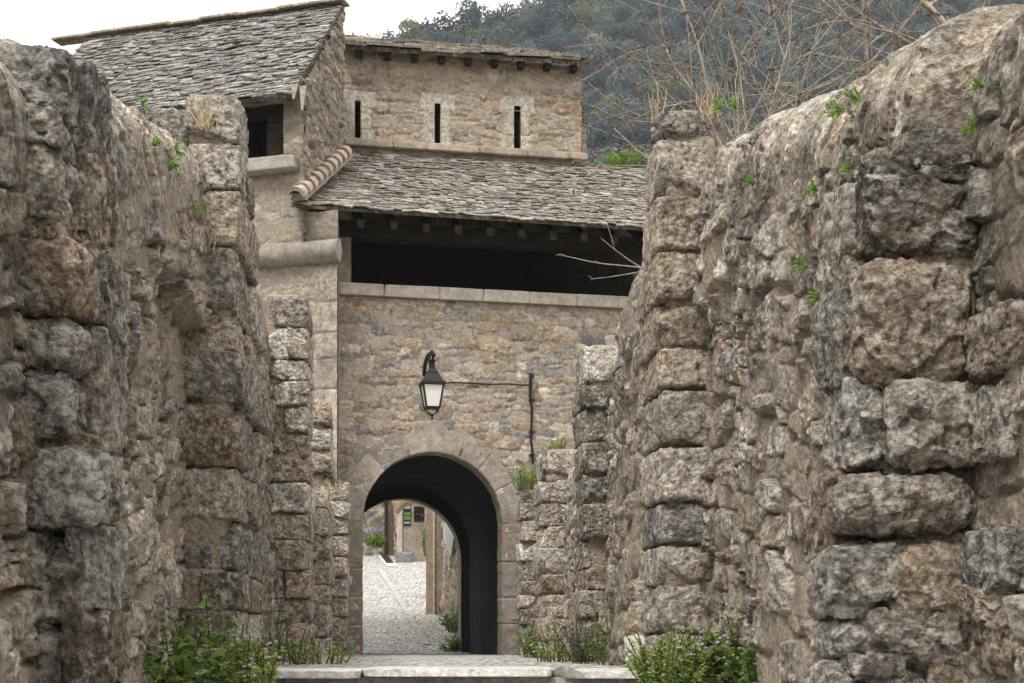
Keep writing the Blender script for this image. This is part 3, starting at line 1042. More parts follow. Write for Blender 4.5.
# string course at the foot of the upper block
mb = MB()
x = u_l - .1
k = 0
while x < u_r + .05:
    w = min(R.uniform(.5, .95), u_r + .1 - x)
    f = (x + w / 2 - ut0) / (ut1 - ut0)
    stone(mb, Bp(x + w / 2, VT - .04, zt0 + (zt1 - zt0) * f + .10), (w, .2, .13), np.array([BE, BV, [0, 0, 1]]), .04, 690 + k, (.36, .30, .235), cuts=0, rough=.4, pw=8)
    x += w + .005; k += 1
mb.build('string_course', M_DRESSED, gate, True)
# eave blocks and the thin upper roof
mb = MB()
for k in range(9):
    mb = MB()
    u = u_l + .28 + k * (u_r - u_l - .45) / 8
    z = topf(u) - .1
    mb.hexa([Bp(x, v, q) for q in (z - .07, z + .06) for x, v in ((u - .05, VT - .2), (u + .05, VT - .2), (u + .05, VT - .003), (u - .05, VT - .003))])
    mb.build('eave_bracket', M_WOOD, upw)
slates('roof', [Bp(u_l - .05, VT - .28, ZU - .02), Bp(u_r + .1, VT - .28, zup - .02), Bp(u_r - .5, VT + 1.7, zup + .86), Bp(u_l - .05, VT + 1.7, ZU + .86)], 11, (.2, .5), .035, 302, gate, deck=.07,
       colr=[[.27, .225, .18], [.22, .19, .165], [.3, .26, .22], [.33, .31, .28]])
patch('ruined_stub', Bp(u_r + .0, VT + .5, 0), BE, -BV, 0.02, .22, 7.2, pu(590, 128, VT + .5)[1], .03, .03, M_FACADE, gate, 207, hs=(0, .06), rough=1.2, palette=UPAL)

# ------------------------------------------------------------------ the slate-roofed house on the left
HA = math.radians(17)
HL = np.array([-math.cos(HA), math.sin(HA), 0]); HN = np.array([-math.sin(HA), -math.cos(HA), 0])
HO = np.array([(338 - CX) / F * 21.6, 21.6, 0])
house = thing('stone_house', 'old stone house with big sloping slate roof and dark loft opening, joined to the gatehouse', 'house', loc=tuple(HO))


def hu(px, py):
    k = (px - CX) / F
    u = (k * HO[1] - HO[0]) / (HL[0] - k * HL[1])
    return u, (HY - py) / F * (HO[1] + HL[1] * u)


u305, zE = hu(305, 82)
ow0, ozt = hu(283, 95); ow1, ozb = hu(236, 160)
_, z_m0 = hu(300, 262)
HPAL = [[.29, .25, .205], [.25, .21, .165], [.33, .29, .24], [.22, .205, .18], [.27, .225, .175]]


def h_hole(U, Z):
    return (U > ow0) & (U < ow1) & (Z > ozb) & (Z < ozt + .6)


def h_top(U): return np.where(U < u305, hu(320, 212)[1], zE - .05)


q0, zq0 = hu(338, 400); q1, zq1 = hu(307, 272)
quo = []
z = -.2
k = 0
while z < zq1:
    h = R.uniform(.34, .52)
    ww = q1 * (1.0 if k % 2 else .72)
    quo.append((-.05, ww * .5, z, z + h - .026, .03, np.array([.37, .325, .27]) * R.uniform(.75, 1.15)))
    quo.append((ww * .5 + .026, ww, z, z + h - .026, .028, np.array([.35, .30, .245]) * R.uniform(.75, 1.15)))
    z += h; k += 1
patch('wall', HO, HL, HN, 0, 7, -.4, zE, .022, .022, M_HOUSE, house, 204, hole=h_hole, top=h_top, dress=quo,
      cw=(.16, .5), ch=(.1, .25), hs=(-.004, .012), ml=.008, mamp=.008, rough=.4, palette=HPAL, tilt=.0, jd=.006)
# return of the house corner towards the gate wall, and the loft room
dvec = Bp(0.0, .1, 0) - HO
mb = MB()
e2 = dvec / np.linalg.norm(dvec)
z1 = hu(338, 212)[1]
mb.add([HO + np.array([0, 0, -.4]), HO + dvec + np.array([0, 0, -.4]), HO + dvec + np.array([0, 0, z1]), HO + np.array([0, 0, z1])], [[0, 1, 2, 3]], (.3, .25, .2), .4)
mb.build('return_wall', M_HOUSE, house)


def Hp(u, v, z): return HO + HL * u - HN * v + np.array([0, 0, z])


mb = MB()
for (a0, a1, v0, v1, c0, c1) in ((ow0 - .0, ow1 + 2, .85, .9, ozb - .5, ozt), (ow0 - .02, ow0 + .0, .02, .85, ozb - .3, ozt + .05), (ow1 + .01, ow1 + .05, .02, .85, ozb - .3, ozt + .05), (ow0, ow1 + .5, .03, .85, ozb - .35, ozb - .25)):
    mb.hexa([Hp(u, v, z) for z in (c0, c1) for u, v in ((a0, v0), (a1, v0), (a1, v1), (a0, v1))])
mb.build('loft_interior', M_INNER_SHADE, house)
# beam, corner post and sill of the opening
mb = MB()
_, zb0 = hu(280, 110)
mb.hexa([Hp(u, v, z) for z in (zb0 - .03, zb0 + .13) for u, v in ((ow0 + .02, .12), (ow1 - .02, .12), (ow1 - .02, .3), (ow0 + .02, .3))])
a0, _ = hu(281, 110); a1, _ = hu(262, 110)
mb.hexa([Hp(u, v, z) for z in (ozb - .02, zb0 - .04) for u, v in ((a0, .16), (a1, .16), (a1, .24), (a0, .24))])
mb.build('opening_frame', M_WOOD, house)
mb = MB()
s0, zs = hu(300, 157); s1, zs1 = hu(240, 170)
stone(mb, Hp((s0 + s1) / 2, .05, (zs + hu(300, 172)[1]) / 2), (abs(s1 - s0), .5, .2), np.array([HL, -HN, [0, 0, 1]]), .035, 711, (.34, .32, .285), cuts=0, rough=.4, pw=12)
mb.build('sill', M_DRESSED, house, True)
# torus moulding
mb = MB()
t0, zm = hu(339, 251); t1, _ = hu(262, 262)
na, nl = 16, 40
rad = .17
V = []
for i in range(nl + 1):
    for j in range(na + 1):
        th = math.pi * j / na - math.pi / 2
        V.append(Hp(t0 - .03 + (t1 + 1.2 - t0) * i / nl, -rad * math.cos(th) - .01, zm + rad * math.sin(th)))
V = np.array(V)
V = V + HN * (fbm(V, 7, 3, 4) * .02)[:, None]
mb.add(V, grid_quads(nl + 1, na + 1), (.24, .215, .18))
cap = [Hp(t0 - .03, -rad * math.cos(math.pi * j / na - math.pi / 2) - .01, zm + rad * math.sin(math.pi * j / na - math.pi / 2)) for j in range(na + 1)]
for j in range(0, na, 2):
    mb.add([cap[j], cap[j + 1], cap[j + 2], Hp(t0 - .03, 0.05, zm)], [[0, 1, 2, 3]], (.35, .31, .26))
mb.build('moulding', M_DRESSED, house, True)
# gable wall and roof
G0 = at(305, 82, 21.8); G1 = at(343, 7, 24.4)
gv = (G1 - G0); gl = math.hypot(gv[0], gv[1]); ge = np.array([gv[0], gv[1], 0]) / gl
gn = np.array([ge[1], -ge[0], 0])
GO = np.array([G0[0], G0[1], 0])
patch('gable_wall', GO, ge, gn, -.16, gl, 5.6, G1[2], .02, .02, M_HOUSE, house, 205, top=lambda U: G0[2] + (G1[2] - G0[2]) * np.clip(U, 0, gl) / gl,
      cw=(.12, .4), ch=(.08, .2), hs=(0, .05), ml=.012, mamp=.02, rough=1.0, palette=HPAL, bright=.95)
mb = MB()
mb.hexa([GO + ge * a + gn * b + np.array([0, 0, z]) for z in (5.6, 7.2) for a, b in ((gl - .02, -.4), (gl + .3, -.4), (gl + .3, -.01), (gl - .02, -.01))], (.3, .25, .2), .3)
mb.build('gable_end', M_HOUSE, house)
rl = 4.75
ov = HN * .32 + np.array([0, 0, -.27])
slope = (G1 - G0) @ (-HN)
slates('roof', [G0 + HL * rl + ov, G0 + ov + HL * .02, G1 + np.array([0, 0, .03]), G1 + HL * rl + np.array([0, 0, .03])], 36, (.11, .28), .018, 303, house, bright=.72, deck=.08, jit=1.2,
       colr=[[.18, .176, .168], [.22, .214, .204], [.135, .132, .126], [.27, .262, .25], [.31, .302, .288], [.19, .175, .155], [.155, .15, .145]])
slates('roof', [G1 + HL * rl - np.array([0, 0, 2.2]) - HN * 2.6, G1 + HL * 1.2 - HN * 2.6 - np.array([0, 0, 2.2]), G1 + HL * .1 - (0, 0, .06), G1 + HL * rl], 14, (.3, .5), .03, 304, house)
mb = MB()
x = -.05
k = 0
while x < rl:
    w = R.uniform(.45, .8)
    mb.box(G1 + HL * (x + w / 2) + np.array([0, 0, .05 + R.uniform(0, .03)]), (w * 1.02, .3, .035), np.array([HL, -HN, [0, 0, 1]]) @ np.array([[1, 0, 0], [0, 1, 0], [0, 0, 1]]), np.array([.30, .24, .18]) * R.uniform(.85, 1.15))
    x += w * .97; k += 1
mb.build('ridge_slab', M_SLATE, house)
# eave boards, with two pale split laths hanging at the corner
mb = MB()
mb.hexa([p for p in [G0 + HL * rl + ov * .95 + (0, 0, -.13), G0 + ov * .95 + HL * .1 + (0, 0, -.13), G0 + HL * .1 + (0, 0, -.15), G0 + HL * rl + (0, 0, -.15),
                     G0 + HL * rl + ov * .95 + (0, 0, -.085), G0 + ov * .95 + HL * .1 + (0, 0, -.085), G0 + HL * .1 + (0, 0, -.09), G0 + HL * rl + (0, 0, -.09)]])
mb.build('eave_board', M_WOOD, house)
M_LATH = simple_mat('bleached_wood', (.36, .33, .29), .85, .25, 20)
for (px, y0, y1, w) in ((294.5, 84, 99, .06), (303, 86, 110, .05)):
    mb = MB()
    a = at(px, y0, 21.45); b = at(px - 1, y1, 21.45)
    mb.hexa([b + (-.01, -.012, 0), b + (.01, -.012, 0), b + (.01, .012, 0), b + (-.01, .012, 0), a + (-w, -.012, 0), a + (w, -.012, 0), a + (w, .012, 0), a + (-w, .012, 0)])
    mb.build('lath', M_LATH, house)
# row of half-round tiles along the foot of the gable
mb = MB()
A0 = Bp(*[ue0 + .1, EV + .1, ze0 + .16]); A1 = Bp(ut0, VT, zt0 + .16)
A0 = at(296, 197, 21.3); A1 = at(346, 152, 24.15)
d = (A1 - A0); L = np.linalg.norm(d); d /= L
sv = np.cross(d, (0, 0, 1)); sv /= np.linalg.norm(sv); uv = np.cross(sv, d)
nt_ = 10
M_TILE2 = simple_mat('clay_tile', (.4, .3, .2), .85, .35, 14, tint=True)
for i in range(nt_):
    p0 = A0 + d * L * (i - .12) / nt_; p1 = A0 + d * L * (i + .98) / nt_
    V = []
    for (p, r) in ((p0, .15), (p1, .105)):
        for j in range(11):
            th = math.pi * j / 10
            V.append(p + sv * r * math.cos(th) + uv * r * math.sin(th))
    for j in range(11):
        th = math.pi * j / 10
        V.append(p0 + sv * .1 * math.cos(th) + uv * .1 * math.sin(th))
    Q = [[j, j + 1, 12 + j, 11 + j] for j in range(10)] + [[j, j + 1, 23 + j, 22 + j] for j in range(10)]
    mb = MB(); mb.add(V, Q, np.array([.43, .35, .28]) * R.uniform(.85, 1.15)); mb.build('verge_tile', M_TILE2, house, True)
mb = MB()
base = [A0 + d * .1 + sv * .12 - uv * .07, A0 + d * .1 - sv * .12 - uv * .07, A1 - sv * .12 - uv * .07, A1 + sv * .12 - uv * .07]
mb.hexa(base + [A0 + d * .1 + sv * .08 + uv * .03, A0 + d * .1 - sv * .08 + uv * .03, A1 - sv * .08 + uv * .03, A1 + sv * .08 + uv * .03], (.33, .28, .22), .8)
mb.build('verge_mortar', M_HOUSE, house)

# ------------------------------------------------------------------ lantern and cable on the gate wall
def tube(mb, pts, rads, seg=6, tint=(.1, .1, .1)):
    pts = [np.asarray(p, float) for p in pts]
    V = []
    for i, p in enumerate(pts):
        d = pts[min(i + 1, len(pts) - 1)] - pts[max(i - 1, 0)]
        d = d / (np.linalg.norm(d) + 1e-9)
        a = np.cross(d, (0, 0, 1) if abs(d[2]) < .9 else (1, 0, 0)); a /= np.linalg.norm(a); b = np.cross(d, a)
        r = rads[i] if hasattr(rads, '__len__') else rads
        for j in range(seg):
            t = 2 * math.pi * j / seg
            V.append(p + (a * math.cos(t) + b * math.sin(t)) * r)
    Q = [[i * seg + j, i * seg + (j + 1) % seg, (i + 1) * seg + (j + 1) % seg, (i + 1) * seg + j] for i in range(len(pts) - 1) for j in range(seg)]
    mb.add(V, Q, tint)


LD = 22.0
lc = at(432, 400, LD)
lan = thing('wall_lantern', 'black four-sided lantern with milky glass, hanging above the dark archway', 'lantern', loc=tuple(at(432, 420, LD)))
pm = LD / F


def frust(mb, y0, w0, y1, w1, cx=432.0):
    """square frustum between two picture rows, widths in pixels"""
    P = []
    for y, w in ((y1, w1), (y0, w0)):
        c = at(cx, y, LD); h = w / 2 * pm
        P += [c + BE * sx * h + BV * sy * h for sx, sy in ((-1, -1), (1, -1), (1, 1), (-1, 1))]
    mb.hexa(P)


mb = MB()
frust(mb, 373, 11, 382.5, 21); frust(mb, 382.5, 24, 385.5, 24); frust(mb, 369, 7, 373, 12); frust(mb, 364, 5, 369, 5); frust(mb, 360.5, 7.5, 364, 4)
mb.build('cap', M_IRON, lan)
mb = MB()
frust(mb, 407, 14, 409, 13)
for sx in (-1, 1):
    for sy in (-1, 1):
        a = at(432, 385, LD) + (BE * sx + BV * sy) * 10.3 * pm; b = at(432, 408, LD) + (BE * sx + BV * sy) * 6.6 * pm
        tube(mb, [a, b], .014, 4)
        c = at(432, 415, LD) + (BE * sx + BV * sy) * 1.2 * pm
        m = at(432, 412, LD) + (BE * sx + BV * sy) * 5 * pm
        tube(mb, [b, m, c], .011, 4)
tube(mb, [at(432, 414, LD), at(432, 420.5, LD)], [.022, .008], 6)
lfr = mb.build('frame', M_IRON, lan)
for sx, sy in ((0, -1), (1, 0), (0, 1), (-1, 0)):
    mb = MB()
    if sx == 0: e, nn = BE, BV * sy
    else: e, nn = BV, BE * sx
    a = at(432, 386, LD); b = at(432, 407, LD)
    P = []
    for c, h in ((b, 6.3 * pm), (a, 9.9 * pm)):
        o_ = nn * h
        P += [c + o_ - e * h, c + o_ + e * h, c + o_ * .96 + e * h, c + o_ * .96 - e * h]
    mb.hexa(P)
    mb.build('glass_pane', M_GLASS, lfr)
mb = MB()
wallp = at(430, 356, LD) + BV * .58
tube(mb, [wallp + np.array([0, 0, -.18]), wallp - BV * .12 + np.array([0, 0, -.02]), wallp - BV * .35 + np.array([0, 0, .04]), at(432, 352, LD) - BV * .0, at(433, 356, LD) - BV * .08, at(432, 362, LD)], [.03, .03, .028, .03, .035, .025], 8)
tube(mb, [at(431, 353, LD) - BV * .06, at(428, 360, LD) - BV * .06, at(430, 368, LD) - BV * .04], .02, 6)
mb.build('bracket', M_IRON, lan)


def fw(px, py, v=-.06):
    u, z = pu(px, py, v)
    return Bp(u, v, z)


mb = MB()
tube(mb, [at(443, 383, LD) + BV * .05] + [fw(x, y) for x, y in ((452, 382.5), (470, 383.2), (490, 384.3), (508, 384), (522, 385.2), (531, 385))], .013, 5)
cable = mb.build('power_cable', M_IRON)
tag(cable, 'thin dark cable strung along the wall from the lantern to the upright pipe', 'cable')
pipe = thing('conduit_pipe', 'crooked dark upright pipe on the wall beside the archway', 'pipe', loc=tuple(fw(533, 462)))
mb = MB()
tube(mb, [fw(x, y, -.07) for x, y in ((530.5, 373), (530.6, 386), (530, 396), (532, 408), (531.5, 425), (531, 440), (532.5, 452), (533, 464))], [.024, .03, .02, .022, .02, .02, .02, .02], 7)
mb.build('tube', M_IRON, pipe)
mb = MB()
for y in (376, 400, 432, 455):
    a = fw(531.5, y, -.035)
    mb = MB(); mb.box(a, (.075, .09, .03), np.array([BE, BV, [0, 0, 1]]))
    mb.build('clip', M_IRON, pipe)

# ------------------------------------------------------------------ the street beyond the gate
def zpix(py, D): return (HY - py) / F * D


def quadwall(name, A, Bq, z0, z1, parent, seed, mat=M_FACADE, res=.04, **kw):
    A = np.array([*A, 0.0]); Bq = np.array([*Bq, 0.0])
    L = np.linalg.norm(Bq - A); e = (Bq - A) / L
    n = np.array([e[1], -e[0], 0])
    if n @ (-(A + Bq) / 2) < 0: n = -n
    return patch(name, A, e, n, 0, L, z0, z1, res, res, mat, parent, seed, **kw)


def xy(px, D): return ((px - CX) / F * D, D)


gw = thing('garden_wall', 'brown rubble wall with a worn pilaster, right of the street behind the gate', 'wall', loc=(*xy(450, 30), street_z(30)))
quadwall('wall', xy(463, 28.3), xy(440, 33.2), street_z(28) - .3, street_z(30) + 2.9, gw, 401, hs=(0, .05), palette=FPAL, top=lambda U: street_z(30) + 2.5 + .0 * U)
mb = MB()
for (p0, p1, Dq, t) in ((426, 432.5, 32.5, (.33, .25, .18)), (432.6, 435, 32.4, (.46, .40, .33)), (435.1, 442, 32.45, (.31, .235, .17))):
    a, b = xy(p0, Dq), xy(p1, Dq)
    mb.hexa([np.array([x, y, z]) for z in (street_z(33) - .2, zpix(495, 33)) for x, y in (a, b, (b[0], b[1] + .6), (a[0], a[1] + .6))], t)
mb.build('pilaster', M_DRESSED, gw)
mb = MB()
a = np.array([*xy(447.5, 31.2), zpix(563, 29.5)])
pl = [(461, 522, 28.4), (447, 523, 31.2), (447.5, 537, 31.2), (455, 558, 29.6), (461, 566, 28.4)]
P3 = [at(*p) + np.array([-.09, -.02, 0]) for p in pl]
mb.add(P3 + [p + np.array([.05, .02, 0]) for p in P3], [[0, 1, 2, 3], [0, 3, 4, 4], [5, 6, 7, 8], [0, 1, 6, 5], [1, 2, 7, 6], [2, 3, 8, 7]][:1] + [[5, 6, 7, 8], [0, 1, 6, 5], [1, 2, 7, 6], [2, 3, 8, 7], [0, 3, 8, 5]])
M_BOARD = simple_mat('pale_boards', (.45, .45, .44), .8, .2, 8)
mb.build('board_cover', M_BOARD, gw)

fh = thing('stone_house', 'far stone house corner with plinth and hanging sign, framed in the archway', 'house', loc=(*xy(410, 45), street_z(45)))
quadwall('wall', xy(402, 45), xy(428, 45.4), street_z(45) - .3, street_z(45) + 5, fh, 402, res=.06, hs=(0, .02), ml=.02, palette=[[.33, .27, .21], [.3, .24, .18]])
quadwall('side_wall', xy(396, 52), xy(397, 45.2), street_z(45) - .3, street_z(45) + 5, fh, 403, res=.06, palette=FPAL)
mb = MB()
a, b = xy(396.5, 44.9), xy(402, 44.9)
mb.hexa([np.array([x, y, z]) for z in (street_z(45) - .2, street_z(45) + 5) for x, y in (a, b, (b[0], b[1] + .5), (a[0], a[1] + .5))], (.42, .36, .3))
mb.build('corner_pilaster', M_DRESSED, fh)
mb = MB()
stone(mb, np.array([*xy(404.5, 44.8), street_z(44.8) + .1]), (.5, .4, .34), None, .05, 61, (.2, .2, .2), cuts=2)
mb.build('plinth', M_DRESSED, fh, True)
# barred window
mb = MB()
a = at(414.5, 522, 44.9); b = at(424, 507, 44.9)
for k in range(5):
    x = a[0] + (b[0] - a[0]) * k / 4
    tube(mb, [(x, 44.9, a[2]), (x, 44.9, b[2])], .02, 5)
for k in range(3):
    z = a[2] + (b[2] - a[2]) * k / 2
    tube(mb, [(a[0], 44.88, z), (b[0], 44.88, z)], .02, 5)
grille = mb
mb = MB()
mb.box(((a[0] + b[0]) / 2, 45.0, (a[2] + b[2]) / 2), (b[0] - a[0], .1, b[2] - a[2]))
win = mb.build('window', M_INNER_SHADE, fh)
grille.build('grille', M_IRON, win)

sg = thing('shop_sign', 'narrow black hanging sign with a bright green middle band, on the far house corner', 'sign', loc=tuple(at(407, 526, 44.3)))
M_GREEN = simple_mat('green_paint', (.09, .17, .035), .5, .2, 30)
M_GREY = simple_mat('grey_paint', (.2, .22, .24), .5, .2, 30)
mb = MB(); c = at(407.3, 515, 44.4)
mb.box(c, (.24, .05, .66)); mb.build('board', M_IRON, sg)
for y0, y1, mt, nm in ((512.3, 515.4, M_GREEN, 'green_band'), (516.2, 520, M_GREEN, 'green_band'), (521.6, 524, M_GREY, 'grey_band'), (505.5, 509, M_GREY, 'grey_band')):
    mb = MB()
    c = at(407.3, (y0 + y1) / 2, 44.37)
    mb.box(c, (.19, .03, (y1 - y0) / F * 44.4)); mb.build(nm, mt, sg)
mb = MB()
tube(mb, [at(407.3, 504, 44.4), at(407.3, 500, 44.4), at(407.3, 500, 45)], .015, 5); mb.build('hanger', M_IRON, sg)

# street arch between far house and pilaster
sa = thing('street_arch', 'worn brown stone arch spanning the street behind the gate', 'arch', loc=(*xy(428, 34), zpix(505, 34)))
mb = MB()
Dq = 34.2
pts = [(396, 512), (401, 505), (408, 501.5), (416, 502), (423, 505.5), (429, 512), (434, 524)]
up = [(388, 492), (398, 489), (408, 487), (418, 487), (427, 489), (435, 492), (441, 510)]
for i in range(6):
    P = [at(*pts[i], Dq), at(*pts[i + 1], Dq), at(*up[i + 1], Dq), at(*up[i], Dq)]
    mb.hexa(P + [p + np.array([0, .7, 0]) for p in P], np.array([.34, .25, .17]) * R.uniform(.85, 1.1))
mb.build('voussoirs', M_DRESSED, sa)

lw = thing('stone_house', 'shaded brown stone house at the far left of the archway view, behind the green bush', 'house', loc=(*xy(375, 49), street_z(49)))
quadwall('wall', xy(330, 50), xy(391, 49), street_z(49) - .5, street_z(49) + 6, lw, 404, res=.07, palette=FPAL, bright=.6, ml=-.02)
mb = MB()
a, b = xy(389.5, 48.6), xy(395, 48.8)
mb.hexa([np.array([x, y, z]) for z in (street_z(48) - .2, street_z(48) + 6) for x, y in (a, b, (b[0], b[1] + .6), (a[0], a[1] + .6))], (.36, .29, .22))
mb.build('pilaster', M_DRESSED, lw)
mb = MB()
mb.hexa([np.array([x, y, z]) for z in (street_z(49), street_z(49) + 2.0) for x, y in (xy(384.5, 48.5), xy(388.5, 48.5), xy(388.5, 48.8), xy(384.5, 48.8))])
mb.build('door', M_WOOD, lw)

# ------------------------------------------------------------------ plants
def leaves(pos, dirs, ln, wd, cols, rr, droop=.3):
    """folded leaf blades: 6 verts, 2 quads each"""
    n = len(pos)
    d = dirs / np.linalg.norm(dirs, axis=1)[:, None]
    up = np.array([0, 0, 1.0])
    s = np.cross(d, up); s /= (np.linalg.norm(s, axis=1)[:, None] + 1e-6)
    nn = np.cross(s, d)
    roll = rr.normal(0, .6, n)[:, None]
    s2 = s * np.cos(roll) + nn * np.sin(roll); n2 = nn * np.cos(roll) - s * np.sin(roll)
    ln = np.broadcast_to(ln, n)[:, None]; wd = np.broadcast_to(wd, n)[:, None]
    b = pos; t = pos + d * ln - up * ln * droop
    m = pos + d * ln * .45 + n2 * wd * .0
    l = m + s2 * wd * .5 + n2 * wd * .18; r = m - s2 * wd * .5 + n2 * wd * .18
    V = np.stack([b, l, t, r, m], 1).reshape(-1, 3)
    k = np.arange(n)[:, None] * 5
    Q = np.concatenate([k + np.array([[0, 4, 2, 1]]), k + np.array([[0, 3, 2, 4]])])
    C = np.repeat(cols, 5, axis=0)
    return V, Q, C


GREENS = {'nettle': [[.12, .22, .05], [.16, .28, .06], [.22, .36, .09], [.08, .16, .04]],
          'cleaver': [[.28, .42, .10], [.33, .48, .13], [.22, .35, .08], [.38, .52, .18]],
          'bright': [[.18, .34, .05], [.22, .38, .07], [.15, .28, .04]],
          'purple': [[.20, .19, .19], [.27, .24, .26], [.10, .14, .06], [.12, .17, .07]]}


def plant(name, label, cat, base, rx, ry, h, nst, kind, ll, lw_, nl, seed, group=None, flowers=0, lean=.3, wall_n=None):
    rr = np.random.default_rng(seed)
    base = np.asarray(base, float)
    root = thing(name, label, cat, group, tuple(base))
    ms = MB(); ml = MB()
    Ps, Ds, Fl = [], [], []
    for i in range(nst):
        a = rr.uniform(0, 2 * math.pi); q = math.sqrt(rr.uniform(0, 1))
        b = base + np.array([rx * q * math.cos(a), ry * q * math.sin(a), rr.uniform(-.02, .01)])
        hh = h * rr.uniform(.45, 1.0) * (1 - .45 * q)
        tip = b + np.array([rr.normal(0, lean) * hh + rx * .25 * math.cos(a) * q, rr.normal(0, lean) * hh + ry * .2 * math.sin(a) * q, hh])
        mid = (b + tip) / 2 + rr.normal(0, .06, 3) * hh
        pts = [b + (mid - b) * t * 2 if t < .5 else mid + (tip - mid) * (t - .5) * 2 for t in np.linspace(0, 1, 6)]
        tube(ms, pts, [.003 + .003 * (1 - t) for t in np.linspace(0, 1, 6)], 4, (.10, .16, .05) if rr.random() < .7 else (.27, .19, .11))
        if nst <= 16: ms.build('stem', M_LEAF, root); ms = MB()
        for k in range(nl):
            t = rr.uniform(.12, 1.0)
            p = np.array([np.interp(t, np.linspace(0, 1, 6), [q_[j] for q_ in pts]) for j in range(3)])
            Ps.append(p); dd = rr.normal(0, 1, 3); dd[2] = abs(dd[2]) * .5 + .1; Ds.append(dd)
        if flowers and rr.random() < flowers:
            for k in range(3): Fl.append(tip + rr.normal(0, .025, 3))
    Ps, Ds = np.array(Ps), np.array(Ds)
    g = np.array(GREENS[kind]); c = g[rr.integers(len(g), size=len(Ps))] * rr.uniform(.6, 1.3, (len(Ps), 1)) * np.array([1.08, .96, 1.0])
    old = rr.random(len(Ps)) < .06; c[old] = np.array([.30, .24, .10]) * rr.uniform(.7, 1.2, (old.sum(), 1))
    V, Q, C = leaves(Ps, Ds, ll * rr.uniform(.5, 1.15, len(Ps)), lw_ * rr.uniform(.6, 1.15, len(Ps)), c, rr)
    ml.add(V, Q, C)
    if nst > 16: ms.build('stems', M_LEAF, root)
    ml.build('leaves', M_LEAF, root)
    if Fl:
        mf = MB()
        for p in Fl:
            mf.box(p, (.014, .014, .01), None, (.66, .6, .66))
        mf.build('blossoms', M_LEAF, root)
    return root


def on_wall(px, py, side, out=.06):
    k = (px - CX) / F
    D = XF[side] / (k - KX)
    return np.array([k * D - side * out, D, (HY - py) / F * D])


gz = -.15
g1 = 'plants at the foot of the alley walls'
plant('nettle', 'dark green broad-leaved nettle clump low against the wall with the slate-roofed house behind', 'plant', at(180, 708, 7.5) + (0, 0, 0), .14, .3, .54, 24, 'nettle', .085, .055, 18, 1, g1)
plant('nettle', 'thin tall nettle stems climbing in the dark recess behind the darkest nettle clump', 'plant', at(195, 672, 8.3), .12, .2, .62, 10, 'nettle', .085, .055, 11, 2, g1)
plant('cleavers', 'feathery light green clump at the end of the top step, beside the dark nettles', 'plant', at(240, 694, 7.9),   .15, .2, .44, 90, 'cleaver', .045, .018, 34, 3, g1, flowers=.25)
plant('weed_tuft', 'low sparse green weeds along the wall foot just short of the archway jamb', 'plant', at(322, 664, 12.5), .18, 1.2, .3, 34, 'cleaver', .06, .022, 12, 4, g1)
plant('weed_tuft', 'spindly weed with a few leaves against the second pier on the house side', 'plant', at(283, 664, 11.0), .12, .3, .52, 14, 'bright', .045, .024, 7, 5, g1)
plant('nettle', 'big bushy nettle mound flecked with lilac flowers, by the pier with round cap stone', 'plant', at(764, 694, 7.8), .25, .35, .52, 80, 'nettle', .075, .048, 22, 6, g1, flowers=.5)
plant('nettle', 'upright pointed nettle sprays behind the big flowering mound', 'plant', at(752, 668, 8.6), .2, .25, .50, 26, 'nettle', .065, .042, 14, 7, g1)
plant('cleavers', 'feathery pale green clump beside the small white stone', 'plant', at(680, 694, 7.9), .20, .2, .46, 120, 'cleaver', .042, .017, 34, 8, g1, flowers=.2)
plant('dead_nettle', 'greyish purple upright plant between green weeds at the foot of the wall', 'plant', at(582, 662, 12.6), .14, .25, .52, 34, 'purple', .045, .03, 18, 9, g1)
plant('nettle', 'green leafy weeds between the greyish purple plant and the gate side pier', 'plant', at(556, 662, 13.6), .18, .5, .36, 36, 'cleaver', .05, .02, 14, 10, g1)
plant('nettle', 'dark shrubby weeds in the corner between two piers, beyond the white stone', 'plant', at(612, 664, 11.6), .14, .4, .58, 24, 'nettle', .05, .03, 14, 12, g1)
plant('nettle', 'green weed tuft in the corner nearest the arch jamb on the pipe side', 'plant', at(532, 658, 18.5), .16, .5, .58, 30, 'nettle', .07, .035, 12, 13, g1)
# grass tufts on wall tops
plant('grass_tuft', 'bright grass tuft with pale straws on the low pier top under the pipe', 'grass', at(530, 490, 21.4) + (-.02, .1, 0), .16, .35, .55, 60, 'bright', .16, .012, 5, 14, 'tufts on the wall tops')
plant('grass_tuft', 'small green tuft on the wall top above the second lowest pier beside the pipe', 'grass', at(556, 452, 18.0), .14, .25, .22, 26, 'bright', .09, .012, 5, 15, 'tufts on the wall tops')
plant('grass_tuft', 'little green tuft on the lowest pier against the arch on the house side', 'grass', at(337, 484, 21.2), .08, .2, .2, 26, 'bright', .09, .012, 5, 16, 'tufts on the wall tops')


def sprig(px, py, side, seed, label, size=.07, n=9, out=.09):
    rr = np.random.default_rng(seed)
    p = on_wall(px, py, side, out)
    ml = MB()
    Ps, Ds = [], []
    for i in range(n):
        d = np.array([-side * rr.uniform(.2, .9), rr.normal(0, .6), rr.uniform(-.3, 1)]); d /= np.linalg.norm(d)
        tube(ml, [p - np.array([-side * .06, 0, .0]), p, p + d * size * .9], .0016, 3, (.14, .22, .05))
        for k in range(9):
            Ps.append(p + d * size * rr.uniform(.15, 1)); Ds.append(d * .5 + rr.normal(0, .6, 3))
    Ps = np.array(Ps); c = np.array(GREENS['bright'])[rr.integers(3, size=len(Ps))] * rr.uniform(.8, 1.25, (len(Ps), 1))
    V, Q, C = leaves(Ps, np.array(Ds), size * .3 * rr.uniform(.6, 1.2, len(Ps)), size * .16, c, rr)
    ml.add(V, Q, C)
    o = ml.build('wall_fern', M_LEAF)
    tag(o, label, 'fern', 'small ferns rooted in the walls')


